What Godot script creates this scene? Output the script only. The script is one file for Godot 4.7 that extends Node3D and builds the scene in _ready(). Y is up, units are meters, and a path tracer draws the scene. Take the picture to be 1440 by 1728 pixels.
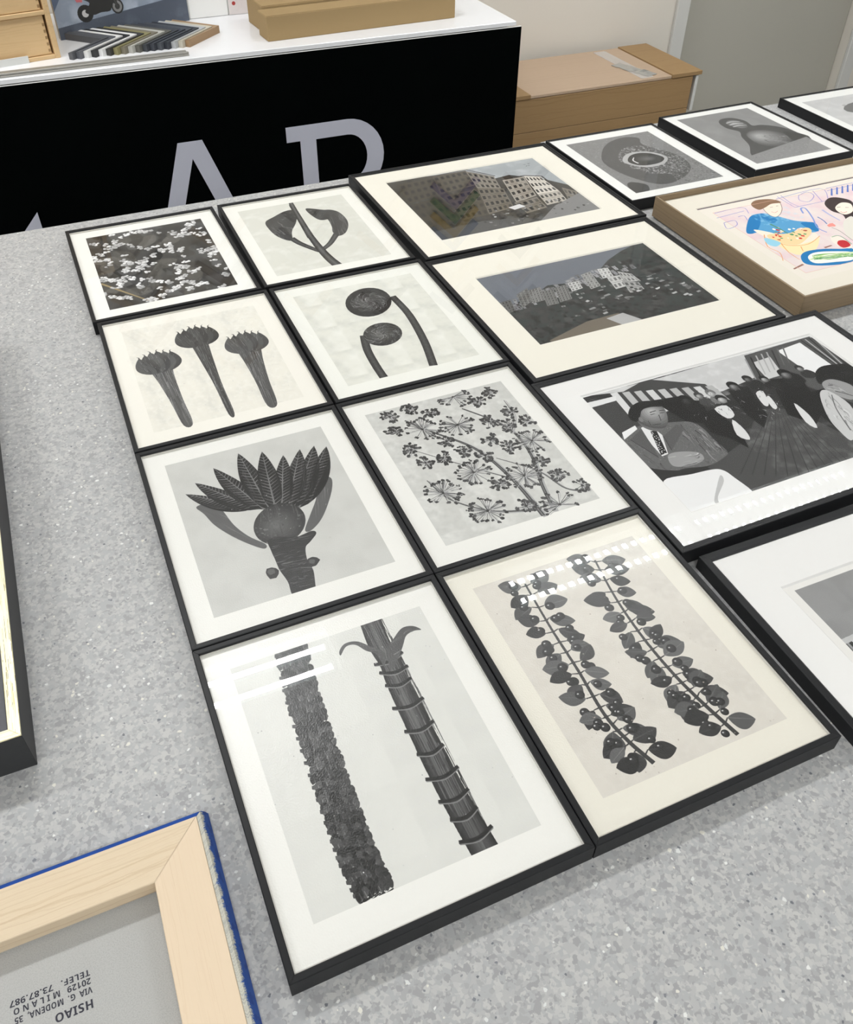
extends Node3D
# Framed prints laid out on two grey work tables in a frame shop; a black-fronted counter and a crate stand behind.
# Positions were read from the photograph: 1440 x 1728 pixels, metres, y up, table top at y = TT.

const TT := 0.80
const FOCAL := 1472.97
const CY := 811.385
const CAM := Vector3(0, 1.67635, 0)
const FT := 0.0264          # height of the thin black frames
const CEIL := 2.80
const WALLZ := -3.20
const MITRE := 0.00018      # half the hairline left at mitred corners

var cam_basis: Basis
var M := {}                 # shared materials
var used := {}
var rng := RandomNumberGenerator.new()

# ------------------------------------------------------------------ naming
func numbered(n: String) -> String:
	if not used.has(n):
		used[n] = 0
		return n
	used[n] += 1
	return "%s_%03d" % [n, used[n]]

func tag(o: Node, label: String, category: String, group := "") -> Node:
	o.set_meta("label", label)
	o.set_meta("category", category)
	if group != "":
		o.set_meta("group", group)
	return o

func thing(called: String, label: String, category: String, at := Vector3.ZERO, turn := 0.0, group := "") -> Node3D:
	var o := Node3D.new()
	o.name = numbered(called)
	add_child(o)
	o.position = at
	o.rotation.y = turn
	tag(o, label, category, group)
	return o

func part(called: String, mesh: Mesh, mat: Material, parent: Node, at := Vector3.ZERO) -> MeshInstance3D:
	var o := MeshInstance3D.new()
	o.name = numbered(called) if parent == self else called
	o.mesh = mesh
	if mat:
		o.material_override = mat
	parent.add_child(o, true)
	o.position = at
	return o

func struct(called: String, mesh: Mesh, mat: Material, at := Vector3.ZERO) -> MeshInstance3D:
	var o := part(called, mesh, mat, self, at)
	o.set_meta("kind", "structure")
	return o

# ------------------------------------------------------------------ meshes
func new_st() -> SurfaceTool:
	var st := SurfaceTool.new()
	st.begin(Mesh.PRIMITIVE_TRIANGLES)
	return st

func tri(st: SurfaceTool, a: Vector3, b: Vector3, c: Vector3, n: Vector3, ua := Vector2.ZERO, ub := Vector2.ZERO, uc := Vector2.ZERO) -> void:
	if ((c - a).cross(b - a)).dot(n) < 0.0:
		var t := b
		b = c
		c = t
		var s := ub
		ub = uc
		uc = s
	var nn := ((c - a).cross(b - a)).normalized()
	st.set_normal(nn)
	st.set_uv(ua)
	st.add_vertex(a)
	st.set_normal(nn)
	st.set_uv(ub)
	st.add_vertex(b)
	st.set_normal(nn)
	st.set_uv(uc)
	st.add_vertex(c)

func quad(st: SurfaceTool, a: Vector3, b: Vector3, c: Vector3, d: Vector3, n: Vector3, uvs := []) -> void:
	if uvs.size() == 4:
		tri(st, a, b, c, n, uvs[0], uvs[1], uvs[2])
		tri(st, a, c, d, n, uvs[0], uvs[2], uvs[3])
	else:
		tri(st, a, b, c, n)
		tri(st, a, c, d, n)

# box with chamfered edges, centred on x and z, resting on y = 0
func cbox(st: SurfaceTool, s: Vector3, b: float, at := Vector3.ZERO, basis := Basis()) -> void:
	var h := s / 2.0
	b = minf(b, minf(h.x, minf(h.y, h.z)) * 0.9)
	var c := Vector3(0, h.y, 0)
	var P := func(v: Vector3) -> Vector3: return at + basis * (v + c)
	for ax in 3:
		var u := (ax + 1) % 3
		var w := (ax + 2) % 3
		for sg in [-1.0, 1.0]:
			var q := []
			for k in [[-1, -1], [1, -1], [1, 1], [-1, 1]]:
				var v := Vector3.ZERO
				v[ax] = sg * h[ax]
				v[u] = k[0] * (h[u] - b)
				v[w] = k[1] * (h[w] - b)
				q.append(P.call(v))
			var n := Vector3.ZERO
			n[ax] = sg
			quad(st, q[0], q[1], q[2], q[3], basis * n, [Vector2(0, 0), Vector2(1, 0), Vector2(1, 1), Vector2(0, 1)])
	if b <= 0.0:
		return
	for ax in 3:
		var u := (ax + 1) % 3
		var w := (ax + 2) % 3
		for su in [-1.0, 1.0]:
			for sw in [-1.0, 1.0]:
				var q := []
				for k in [[-1, 0], [1, 0], [1, 1], [-1, 1]]:
					var v := Vector3.ZERO
					v[ax] = k[0] * (h[ax] - b)
					v[u] = su * (h[u] - (b if k[1] == 0 else 0.0))
					v[w] = sw * (h[w] - (0.0 if k[1] == 0 else b))
					q.append(P.call(v))
				var n := Vector3.ZERO
				n[u] = su
				n[w] = sw
				quad(st, q[0], q[1], q[2], q[3], basis * n)
	for sx in [-1.0, 1.0]:
		for sy in [-1.0, 1.0]:
			for sz in [-1.0, 1.0]:
				var a := Vector3(sx * h.x, sy * (h.y - b), sz * (h.z - b))
				var d := Vector3(sx * (h.x - b), sy * h.y, sz * (h.z - b))
				var e := Vector3(sx * (h.x - b), sy * (h.y - b), sz * h.z)
				tri(st, P.call(a), P.call(d), P.call(e), basis * Vector3(sx, sy, sz))

func box_mesh(s: Vector3, b := 0.001) -> ArrayMesh:
	var st := new_st()
	cbox(st, s, b)
	return st.commit()

# one mitred rail of a rectangular frame; prof = points (inset from the outer edge, height); side 0 far, 1 right, 2 near, 3 left
func rail_mesh(w: float, l: float, prof: PackedVector2Array, side: int) -> ArrayMesh:
	var st := new_st()
	var area := 0.0
	for i in prof.size():
		var p := prof[i]
		var q := prof[(i + 1) % prof.size()]
		area += p.x * q.y - q.x * p.y
	var sgn := signf(area)
	var half := (w if side % 2 == 0 else l) / 2.0 - MITRE
	var off := (l if side % 2 == 0 else w) / 2.0
	var turn := Basis(Vector3.UP, [PI, PI / 2, 0.0, -PI / 2][side])
	var run := 0.0
	for i in prof.size():
		var p := prof[i]
		var q := prof[(i + 1) % prof.size()]
		var e := (q - p)
		var n := Vector3(0, -e.x * sgn, -e.y * sgn)     # outward; inset runs towards -z in the rail's own axes
		var a := turn * Vector3(-(half - p.x), p.y, off - p.x)
		var b := turn * Vector3(half - p.x, p.y, off - p.x)
		var c := turn * Vector3(half - q.x, q.y, off - q.x)
		var d := turn * Vector3(-(half - q.x), q.y, off - q.x)
		var r2 := run + e.length()
		quad(st, a, b, c, d, turn * n, [Vector2(-half, run), Vector2(half, run), Vector2(half, r2), Vector2(-half, r2)])
		run = r2
	return st.commit()

# flat board with a rectangular window whose bevelled edge falls to y = 0; top at h; window given as Rect2 in x, z
func mat_mesh(w: float, l: float, win: Rect2, h: float, bev: float) -> ArrayMesh:
	var st := new_st()
	var o := [Vector3(-w / 2, h, -l / 2), Vector3(w / 2, h, -l / 2), Vector3(w / 2, h, l / 2), Vector3(-w / 2, h, l / 2)]
	var g := win.grow(bev)
	var i := [Vector3(g.position.x, h, g.position.y), Vector3(g.end.x, h, g.position.y), Vector3(g.end.x, h, g.end.y), Vector3(g.position.x, h, g.end.y)]
	var j := [Vector3(win.position.x, 0, win.position.y), Vector3(win.end.x, 0, win.position.y), Vector3(win.end.x, 0, win.end.y), Vector3(win.position.x, 0, win.end.y)]
	for k in 4:
		var m := (k + 1) % 4
		quad(st, o[k], o[m], i[m], i[k], Vector3.UP, [Vector2(o[k].x, o[k].z), Vector2(o[m].x, o[m].z), Vector2(i[m].x, i[m].z), Vector2(i[k].x, i[k].z)])
		quad(st, i[k], i[m], j[m], j[k], Vector3.UP)
	return st.commit()

# sheet lying flat, uv 0..1, top at y = t
func sheet_mesh(w: float, l: float, t: float) -> ArrayMesh:
	var st := new_st()
	var a := Vector3(-w / 2, t, -l / 2)
	var b := Vector3(w / 2, t, -l / 2)
	var c := Vector3(w / 2, t, l / 2)
	var d := Vector3(-w / 2, t, l / 2)
	var dn := Vector3(0, -t, 0)
	quad(st, a, b, c, d, Vector3.UP, [Vector2(0, 0), Vector2(1, 0), Vector2(1, 1), Vector2(0, 1)])
	quad(st, a + dn, b + dn, c + dn, d + dn, Vector3.DOWN)
	quad(st, a, b, b + dn, a + dn, Vector3.FORWARD)
	quad(st, c, d, d + dn, c + dn, Vector3.BACK)
	quad(st, b, c, c + dn, b + dn, Vector3.RIGHT)
	quad(st, d, a, a + dn, d + dn, Vector3.LEFT)
	return st.commit()

# upright plate: polygon in x, y extruded towards -z by depth, front at z = 0
func plate_mesh(poly: PackedVector2Array, depth: float) -> ArrayMesh:
	var st := new_st()
	var idx := Geometry2D.triangulate_polygon(poly)
	for k in range(0, idx.size(), 3):
		var a := poly[idx[k]]
		var b := poly[idx[k + 1]]
		var c := poly[idx[k + 2]]
		tri(st, Vector3(a.x, a.y, 0), Vector3(b.x, b.y, 0), Vector3(c.x, c.y, 0), Vector3.BACK)
		tri(st, Vector3(a.x, a.y, -depth), Vector3(b.x, b.y, -depth), Vector3(c.x, c.y, -depth), Vector3.FORWARD)
	var area := 0.0
	for i in poly.size():
		area += poly[i].x * poly[(i + 1) % poly.size()].y - poly[(i + 1) % poly.size()].x * poly[i].y
	for i in poly.size():
		var p := poly[i]
		var q := poly[(i + 1) % poly.size()]
		var n := Vector3(q.y - p.y, p.x - q.x, 0) * signf(area)
		quad(st, Vector3(p.x, p.y, 0), Vector3(q.x, q.y, 0), Vector3(q.x, q.y, -depth), Vector3(p.x, p.y, -depth), n)
	return st.commit()

func tube_mesh(r: float, length: float, seg := 16) -> ArrayMesh:
	var c := CylinderMesh.new()
	c.top_radius = r
	c.bottom_radius = r
	c.height = length
	c.radial_segments = seg
	c.rings = 1
	var st := new_st()
	st.append_from(c, 0, Transform3D(Basis(Vector3.BACK, PI / 2), Vector3.ZERO))
	return st.commit()

# ------------------------------------------------------------------ materials
func mat(col: Color, rough := 0.6, spec := 0.5) -> StandardMaterial3D:
	var m := StandardMaterial3D.new()
	m.albedo_color = col
	m.roughness = rough
	m.metallic_specular = spec
	return m

func grey(v: int) -> Color:
	return Color8(v, v, v)

func noise_tex(freq: float, ramp: Array, seed_: int, size := 512, kind := FastNoiseLite.TYPE_SIMPLEX_SMOOTH, stretch := 1.0) -> ImageTexture:
	var n := FastNoiseLite.new()
	n.noise_type = kind
	n.frequency = freq
	n.seed = seed_
	n.fractal_octaves = 4
	var src := n.get_seamless_image(size, int(size * stretch))
	src.convert(Image.FORMAT_L8)
	var b := src.get_data()
	var out := PackedByteArray()
	out.resize(b.size() * 3)
	var lut := []
	for i in 256:
		var f := i / 255.0 * (ramp.size() - 1)
		var k := mini(int(f), ramp.size() - 2)
		var c: Color = ramp[k].lerp(ramp[k + 1], f - k)
		lut.append([c.r8, c.g8, c.b8])
	for i in b.size():
		var c: Array = lut[b[i]]
		out[i * 3] = c[0]
		out[i * 3 + 1] = c[1]
		out[i * 3 + 2] = c[2]
	var im := Image.create_from_data(src.get_width(), src.get_height(), false, Image.FORMAT_RGB8, out)
	if stretch != 1.0:
		im.resize(size, size, Image.INTERPOLATE_LANCZOS)
	return ImageTexture.create_from_image(im)

# long wood grain along u: bands plus fine fibres
func wood_tex(base: Color, dark: Color, seed_: int, bands := 26, contrast := 0.5) -> ImageTexture:
	var w := 512
	var h := 512
	var r := RandomNumberGenerator.new()
	r.seed = seed_
	var im := Image.create_empty(w, h, false, Image.FORMAT_RGBA8)
	im.fill(base)
	var warp := FastNoiseLite.new()
	warp.seed = seed_
	warp.frequency = 0.006
	for k in bands:
		var y0 := r.randf() * h
		var th := r.randf_range(1.0, 9.0)
		var c := base.lerp(dark, r.randf() * contrast)
		c.a = r.randf_range(0.25, 0.6)
		var strip := Image.create_empty(4, maxi(1, int(th)), false, Image.FORMAT_RGBA8)
		strip.fill(c)
		for x in range(0, w, 4):
			var y := int(y0 + warp.get_noise_2d(x * 0.6, y0 * 3.0) * 26.0)
			im.blend_rect(strip, Rect2i(0, 0, 4, strip.get_height()), Vector2i(x, posmod(y, h)))
	for k in 900:
		var c := base.lerp(dark, r.randf_range(0.3, 1.0)) if r.randf() < 0.7 else base.lightened(0.12)
		c.a = r.randf_range(0.12, 0.35)
		var strip := Image.create_empty(r.randi_range(8, 70), 1, false, Image.FORMAT_RGBA8)
		strip.fill(c)
		im.blend_rect(strip, Rect2i(0, 0, strip.get_width(), 1), Vector2i(r.randi_range(0, w), r.randi_range(0, h)))
	return ImageTexture.create_from_image(im)

# ------------------------------------------------------------------ a small painter for the pictures
# cv = {img, w, h, ppm (pixels per metre), xf (picture's place in the world)}
func px_ray(x: float, y: float) -> Vector3:
	return cam_basis * Vector3((x - 720.0) / FOCAL, -(y - CY) / FOCAL, -1.0)

func canvas(o: Node3D, w: float, l: float, y: float, ppm: float, paper: Color) -> Dictionary:
	var img := Image.create_empty(int(w * ppm), int(l * ppm), false, Image.FORMAT_RGBA8)
	img.fill(paper)
	return {"img": img, "w": img.get_width(), "h": img.get_height(), "ppm": ppm, "xf": o.transform.affine_inverse(), "y": o.position.y + y, "W": w, "L": l, "rect": Rect2(0, 0, img.get_width(), img.get_height())}

# photograph pixels (flat list) -> canvas pixels
func px(cv: Dictionary, a: Array) -> PackedVector2Array:
	var out := PackedVector2Array()
	for i in range(0, a.size(), 2):
		var d := px_ray(a[i], a[i + 1])
		var p: Vector3 = cv.xf * (CAM + d * ((cv.y - CAM.y) / d.y))
		out.append(Vector2((p.x / cv.W + 0.5) * cv.w, (p.z / cv.L + 0.5) * cv.h))
	return out

# share of the picture's image area (flat list of u, v) -> canvas pixels
func uv(cv: Dictionary, a: Array) -> PackedVector2Array:
	var out := PackedVector2Array()
	var r: Rect2 = cv.rect
	for i in range(0, a.size(), 2):
		out.append(r.position + Vector2(a[i], a[i + 1]) * r.size)
	return out

# image area in metres from the middle of the sheet
func area(cv: Dictionary, x0: float, z0: float, x1: float, z1: float, col: Color) -> void:
	var a := Vector2((x0 / cv.W + 0.5) * cv.w, (z0 / cv.L + 0.5) * cv.h).round()
	var b := Vector2((x1 / cv.W + 0.5) * cv.w, (z1 / cv.L + 0.5) * cv.h).round()
	cv.rect = Rect2(a, b - a)
	cv.img.fill_rect(Rect2i(cv.rect), col)

func fill(img: Image, p: PackedVector2Array, col: Color) -> void:
	var n := p.size()
	var lo := 1e9
	var hi := -1e9
	for v in p:
		lo = minf(lo, v.y)
		hi = maxf(hi, v.y)
	var y0 := maxi(0, int(floor(lo)))
	var y1 := mini(img.get_height() - 1, int(ceil(hi)))
	for y in range(y0, y1 + 1):
		var yc := y + 0.5
		var xs: Array[float] = []
		var a := p[n - 1]
		for i in n:
			var b := p[i]
			if (a.y <= yc) != (b.y <= yc):
				xs.append(a.x + (yc - a.y) / (b.y - a.y) * (b.x - a.x))
			a = b
		if xs.size() < 2:
			continue
		xs.sort()
		for k in range(0, xs.size() - 1, 2):
			var x0 := int(round(xs[k]))
			var x1 := int(round(xs[k + 1]))
			if x1 > x0:
				img.fill_rect(Rect2i(x0, y, x1 - x0, 1), col)

func smooth(p: PackedVector2Array, closed := true, steps := 5) -> PackedVector2Array:
	var out := PackedVector2Array()
	var n := p.size()
	for i in (n if closed else n - 1):
		var a := p[posmod(i - 1, n)] if closed else p[maxi(i - 1, 0)]
		var b := p[i]
		var c := p[(i + 1) % n]
		var d := p[(i + 2) % n] if closed else p[mini(i + 2, n - 1)]
		for k in steps:
			out.append(b.cubic_interpolate(c, a, d, k / float(steps)))
	if not closed:
		out.append(p[n - 1])
	return out

# a brush line through points with a width at its start and end (canvas pixels)
func line(img: Image, p: PackedVector2Array, w0: float, w1: float, col: Color) -> void:
	var l := PackedVector2Array()
	var r := PackedVector2Array()
	var n := p.size()
	for i in n:
		var t := (p[mini(i + 1, n - 1)] - p[maxi(i - 1, 0)]).normalized()
		var s := Vector2(-t.y, t.x) * lerpf(w0, w1, i / float(maxi(1, n - 1))) * 0.5
		l.append(p[i] + s)
		r.append(p[i] - s)
	r.reverse()
	l.append_array(r)
	fill(img, l, col)

func ell(img: Image, c: Vector2, rx: float, ry: float, ang: float, col: Color, seg := 14) -> void:
	var p := PackedVector2Array()
	for k in seg:
		p.append(c + Vector2(cos(TAU * k / seg) * rx, sin(TAU * k / seg) * ry).rotated(ang))
	fill(img, p, col)

func blob(img: Image, c: Vector2, r: float, col: Color, rough := 0.35, seg := 9) -> void:
	var p := PackedVector2Array()
	for k in seg:
		p.append(c + Vector2.from_angle(TAU * k / seg) * r * (1.0 + rng.randf_range(-rough, rough)))
	fill(img, p, col)

# round body: tone runs from rim to a lighter or darker spot off its middle
func soft_ell(im: Image, c: Vector2, rx: float, ry: float, ang: float, rim: int, mid: int, off := Vector2.ZERO) -> void:
	for k in 9:
		var t := k / 8.0
		ell(im, c + off * t, rx * (1.0 - t * 0.9), ry * (1.0 - t * 0.9), ang, grey(int(lerpf(rim, mid, t))), 26)

# round stem: dark flanks, paler ridge
func round_line(im: Image, p: PackedVector2Array, w0: float, w1: float, rim: int, mid: int) -> void:
	for k in 6:
		var t := k / 5.0
		line(im, p, w0 * (1.0 - t * 0.88), w1 * (1.0 - t * 0.88), grey(int(lerpf(rim, mid, t))))

# draws only inside a polygon
func clipped(cv: Dictionary, poly: PackedVector2Array, draw: Callable) -> void:
	var lo := Vector2(1e9, 1e9)
	var hi := -lo
	for v in poly:
		lo = lo.min(v)
		hi = hi.max(v)
	var r := Rect2i(Vector2i(lo), Vector2i((hi - lo).ceil()) + Vector2i.ONE).intersection(Rect2i(0, 0, cv.w, cv.h))
	if r.size.x < 1 or r.size.y < 1:
		return
	var tmp: Image = cv.img.get_region(r)
	var mask := Image.create_empty(r.size.x, r.size.y, false, Image.FORMAT_RGBA8)
	var off := Vector2(r.position)
	var q := PackedVector2Array()
	for v in poly:
		q.append(v - off)
	fill(mask, q, Color.WHITE)
	draw.call(tmp, off)
	cv.img.blit_rect_mask(tmp, mask, Rect2i(Vector2i.ZERO, r.size), r.position)

# fibres along an axis inside a shape
func streaks(cv: Dictionary, poly: PackedVector2Array, a: Vector2, b: Vector2, spread: float, n: int, c0: int, c1: int, wid := 2.0, wave := 0.06) -> void:
	clipped(cv, poly, func(im: Image, off: Vector2):
		var d := b - a
		var s := Vector2(-d.y, d.x).normalized()
		for k in n:
			var o := rng.randf_range(-spread, spread)
			var t0 := rng.randf_range(-0.1, 0.8)
			var t1 := t0 + rng.randf_range(0.1, 0.45)
			var g := grey(rng.randi_range(c0, c1))
			var m := (t0 + t1) / 2.0
			var p := smooth(PackedVector2Array([a + d * t0 + s * o - off, a + d * m + s * (o + d.length() * rng.randf_range(-wave, wave)) - off, a + d * t1 + s * o - off]), false, 3)
			line(im, p, rng.randf_range(0.5, 1.0) * wid, 0.6, g))

func mottle(cv: Dictionary, poly: PackedVector2Array, n: int, r0: float, r1: float, c0: int, c1: int) -> void:
	var lo := Vector2(1e9, 1e9)
	var hi := -lo
	for v in poly:
		lo = lo.min(v)
		hi = hi.max(v)
	clipped(cv, poly, func(im: Image, off: Vector2):
		for k in n:
			blob(im, Vector2(rng.randf_range(lo.x, hi.x), rng.randf_range(lo.y, hi.y)) - off, rng.randf_range(r0, r1), grey(rng.randi_range(c0, c1)), 0.5, 7))

var clouds := {}
# tiles a soft noise of one tone over an area
func cloud(cv: Dictionary, r: Rect2, tone: Color, strength: float, freq: float, seed_: int) -> void:
	var key := "%s %f %f %d" % [tone.to_html(), strength, freq, seed_]
	if not clouds.has(key):
		var n := FastNoiseLite.new()
		n.seed = seed_
		n.frequency = freq
		n.fractal_octaves = 4
		var src := n.get_seamless_image(256, 256)
		src.convert(Image.FORMAT_L8)
		var b := src.get_data()
		var o := PackedByteArray()
		o.resize(b.size() * 4)
		for i in b.size():
			o[i * 4] = tone.r8
			o[i * 4 + 1] = tone.g8
			o[i * 4 + 2] = tone.b8
			o[i * 4 + 3] = int(clampf((b[i] - 110) / 145.0, 0, 1) * 255.0 * strength)
		clouds[key] = Image.create_from_data(256, 256, false, Image.FORMAT_RGBA8, o)
	var tile: Image = clouds[key]
	var x := int(r.position.x)
	while x < r.end.x:
		var y := int(r.position.y)
		while y < r.end.y:
			cv.img.blend_rect(tile, Rect2i(0, 0, mini(256, int(r.end.x) - x), mini(256, int(r.end.y) - y)), Vector2i(x, y))
			y += 256
		x += 256

func leaf(a: Vector2, b: Vector2, wid: float, bend := 0.0, fat := 0.45) -> PackedVector2Array:
	var d := b - a
	var s := Vector2(-d.y, d.x)
	var l := PackedVector2Array()
	var r := PackedVector2Array()
	var e := log(0.5) / log(fat)
	for i in 13:
		var t := i / 12.0
		var c := a + d * t + s * bend * 4.0 * t * (1.0 - t)
		var w := wid * 0.5 * pow(sin(PI * pow(t, e)), 0.8)
		l.append(c + s * w)
		r.append(c - s * w)
	r.reverse()
	l.append_array(r)
	return l

func paper_mat(cv: Dictionary, rough: float, spec: float, bump: bool) -> StandardMaterial3D:
	var m := StandardMaterial3D.new()
	m.albedo_texture = ImageTexture.create_from_image(cv.img)
	m.roughness = rough
	m.metallic_specular = spec
	m.texture_repeat = false
	if bump:
		m.heightmap_enabled = true
		m.heightmap_texture = M.paper_relief
		m.heightmap_scale = 0.018
		m.texture_repeat = true
	return m

# ------------------------------------------------------------------ the pictures (plain stand-ins in the photographs' sizes, tones and places)
func plant_sheet(o: Node3D, paper: Color, tone: Color, seed_: int) -> Dictionary:
	rng.seed = seed_
	var cv := canvas(o, 0.302, 0.382, FT - 0.0066, 3100, paper)
	area(cv, -0.122, -0.1605, 0.122, 0.1545, tone)
	return cv

func pic_blossom(o: Node3D) -> Dictionary:
	var cv := plant_sheet(o, Color8(236, 236, 231), Color8(50, 49, 46), 11)
	var im: Image = cv.img
	var r: Rect2 = cv.rect
	var full := PackedVector2Array([r.position, Vector2(r.end.x, r.position.y), r.end, Vector2(r.position.x, r.end.y)])
	mottle(cv, full, 70, 40, 95, 30, 78)
	for k in 30:
		var c := r.position + Vector2(rng.randf(), rng.randf()) * r.size
		var lf := leaf(c, c + Vector2.from_angle(rng.randf() * TAU) * rng.randf_range(110, 210), rng.randf_range(0.45, 0.7))
		var g := rng.randi_range(34, 84)
		clipped(cv, full, func(t: Image, off: Vector2):
			var q := PackedVector2Array()
			for v in lf:
				q.append(v - off)
			fill(t, q, Color8(g + 3, g + 1, g - 3)))
		clipped(cv, full, func(t: Image, off: Vector2):
			for j in 46:
				var p: Vector2 = lf[rng.randi() % lf.size()].lerp(c.lerp(lf[16], 0.5), rng.randf()) - off
				line(t, PackedVector2Array([p, p + Vector2.from_angle(rng.randf() * TAU) * rng.randf_range(3, 9)]), 1.6, 1.0, grey(rng.randi_range(g, 175))))
	# straw-coloured stalk near a corner
	clipped(cv, full, func(t: Image, off: Vector2):
		line(t, PackedVector2Array([r.position + r.size * Vector2(0.0, 0.66) - off, r.position + r.size * Vector2(0.31, 0.99) - off]), 16, 9, Color8(146, 128, 88)))
	# flower heads strung along a loose net
	for k in 230:
		var row := rng.randi() % 6
		var u := rng.randf()
		var v := (row + 0.5 + 0.38 * sin(u * 11.0 + row * 2.1) + rng.randf_range(-0.12, 0.12)) / 6.0
		if rng.randf() < 0.3:
			var t := u
			u = clampf((row + 0.5 + 0.3 * sin(v * 9.0 + row)) / 6.0, 0, 1)
			v = t
		var c := r.position + Vector2(u, v) * r.size
		var lum := rng.randi_range(168, 238)
		clipped(cv, full, func(t: Image, off: Vector2):
			for j in rng.randi_range(4, 6):
				var q := c + Vector2.from_angle(rng.randf() * TAU) * rng.randf_range(4, 20) - off
				var rr := rng.randf_range(8, 12)
				ell(t, q + Vector2(1.5, 3), rr, rr * 0.9, 0, grey(lum - 70), 10)
				ell(t, q, rr, rr * 0.9, 0, grey(clampi(lum + rng.randi_range(-22, 14), 0, 244)), 10)
				ell(t, q + Vector2(-2, -3), rr * 0.5, rr * 0.4, 0, grey(clampi(lum + 12, 0, 248)), 8))
	return cv

func pic_twig(o: Node3D) -> Dictionary:
	var cv := plant_sheet(o, Color8(237, 236, 229), Color8(214, 214, 205), 12)
	cloud(cv, cv.rect, Color8(232, 232, 226), 0.6, 0.006, 21)
	var im: Image = cv.img
	var stem := smooth(px(cv, [490, 341, 505, 367, 524, 398, 541, 420, 556, 436, 572, 449]), false)
	for side in 2:
		var br := smooth(px(cv, [540, 424, 524, 418, 505, 410, 492, 402] if side == 0 else [540, 424, 556, 412, 566, 398, 572, 388]), false)
		round_line(im, br, 34, 46, 36, 84)
		var pod := smooth(px(cv, [492, 406, 470, 400, 455, 388, 448, 375, 462, 366, 482, 356, 498, 358, 500, 374, 493, 390] if side == 0 else [562, 392, 560, 382, 553, 370, 540, 362, 549, 354, 568, 356, 582, 366, 588, 378, 584, 392, 572, 398]))
		fill(im, pod, grey(54))
		var ax := px(cv, [490, 402, 456, 376] if side == 0 else [572, 396, 560, 358])
		streaks(cv, pod, ax[0], ax[1], 90, 90, 34, 132, 6)
		var husk := smooth(px(cv, [500, 356, 482, 356, 470, 368, 476, 378, 492, 384, 500, 374] if side == 0 else [516, 352, 536, 353, 552, 356, 556, 368, 540, 371, 524, 362]))
		fill(im, husk, grey(48))
		mottle(cv, husk, 60, 3, 8, 34, 104)
	round_line(im, stem, 30, 66, 30, 92)
	line(im, smooth(px(cv, [488, 346, 502, 370, 520, 402]), false), 5, 5, grey(30))
	im.fill_rect(Rect2i(0, int(cv.rect.end.y), cv.w, 60), Color8(237, 236, 229))
	im.fill_rect(Rect2i(0, int(cv.rect.position.y) - 60, cv.w, 60), Color8(237, 236, 229))
	return cv

func pic_pods(o: Node3D) -> Dictionary:
	var cv := plant_sheet(o, Color8(236, 233, 224), Color8(229, 226, 216), 13)
	var im: Image = cv.img
	cloud(cv, cv.rect, Color8(206, 205, 198), 0.55, 0.005, 31)
	cloud(cv, cv.rect, Color8(236, 234, 226), 0.7, 0.02, 32)
	for d in [[272, 622, 318, 716, 34.0, 30.0, 11.0, 82], [336, 578, 391, 698, 34.0, 24.0, 7.0, 62], [420, 588, 460, 683, 34.0, 34.0, 12.0, 78]]:
		var top := px(cv, [d[0], d[1]])[0]
		var end := px(cv, [d[2], d[3]])[0]
		var ax := end - top
		var s := Vector2(-ax.y, ax.x).normalized()
		var k: float = 2.6
		var ax1 := ax.normalized()
		# tapering stalk
		var body := smooth(PackedVector2Array([top + s * d[5] * k * 0.72, top + ax * 0.25 + s * d[5] * k * 0.55, top + ax * 0.6 + s * d[6] * k * 1.1, end + s * d[6] * k * 0.8, end - s * d[6] * k * 0.8, top + ax * 0.6 - s * d[6] * k * 1.1, top + ax * 0.25 - s * d[5] * k * 0.55, top - s * d[5] * k * 0.72, top - ax1 * 50 - s * d[5] * k * 0.5, top - ax1 * 50 + s * d[5] * k * 0.5]))
		fill(im, body, grey(d[7]))
		streaks(cv, body, top, end, d[5] * k * 0.7, 150, d[7] - 30, d[7] + 72, 3.5, 0.01)
		# crown of curled lobes
		for j in 6:
			var f := (j - 2.5) / 2.5
			var root: Vector2 = top + s * f * d[4] * k * 0.40 + ax1 * 40
			var tip: Vector2 = top + s * f * d[4] * k * 0.95 - ax1 * (185.0 - 40.0 * absf(f))
			var lb := leaf(root, tip, 0.42, -0.12 * f, 0.42)
			fill(im, lb, grey(d[7] - 14 + (j % 2) * 18))
			streaks(cv, lb, root, tip, 30, 26, d[7] - 34, d[7] + 60, 3.5, 0.03)
			line(im, smooth(PackedVector2Array([tip + ax1 * 8, tip - ax1 * 6, tip - ax1 * 14 + s * 9 * signf(f)]), false, 3), 8, 2, grey(d[7] - 22))
	for k in 90:
		blob(im, cv.rect.position + Vector2(rng.randf(), rng.randf()) * cv.rect.size, rng.randf_range(0.8, 2.4), grey(rng.randi_range(168, 205)))
	return cv

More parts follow.
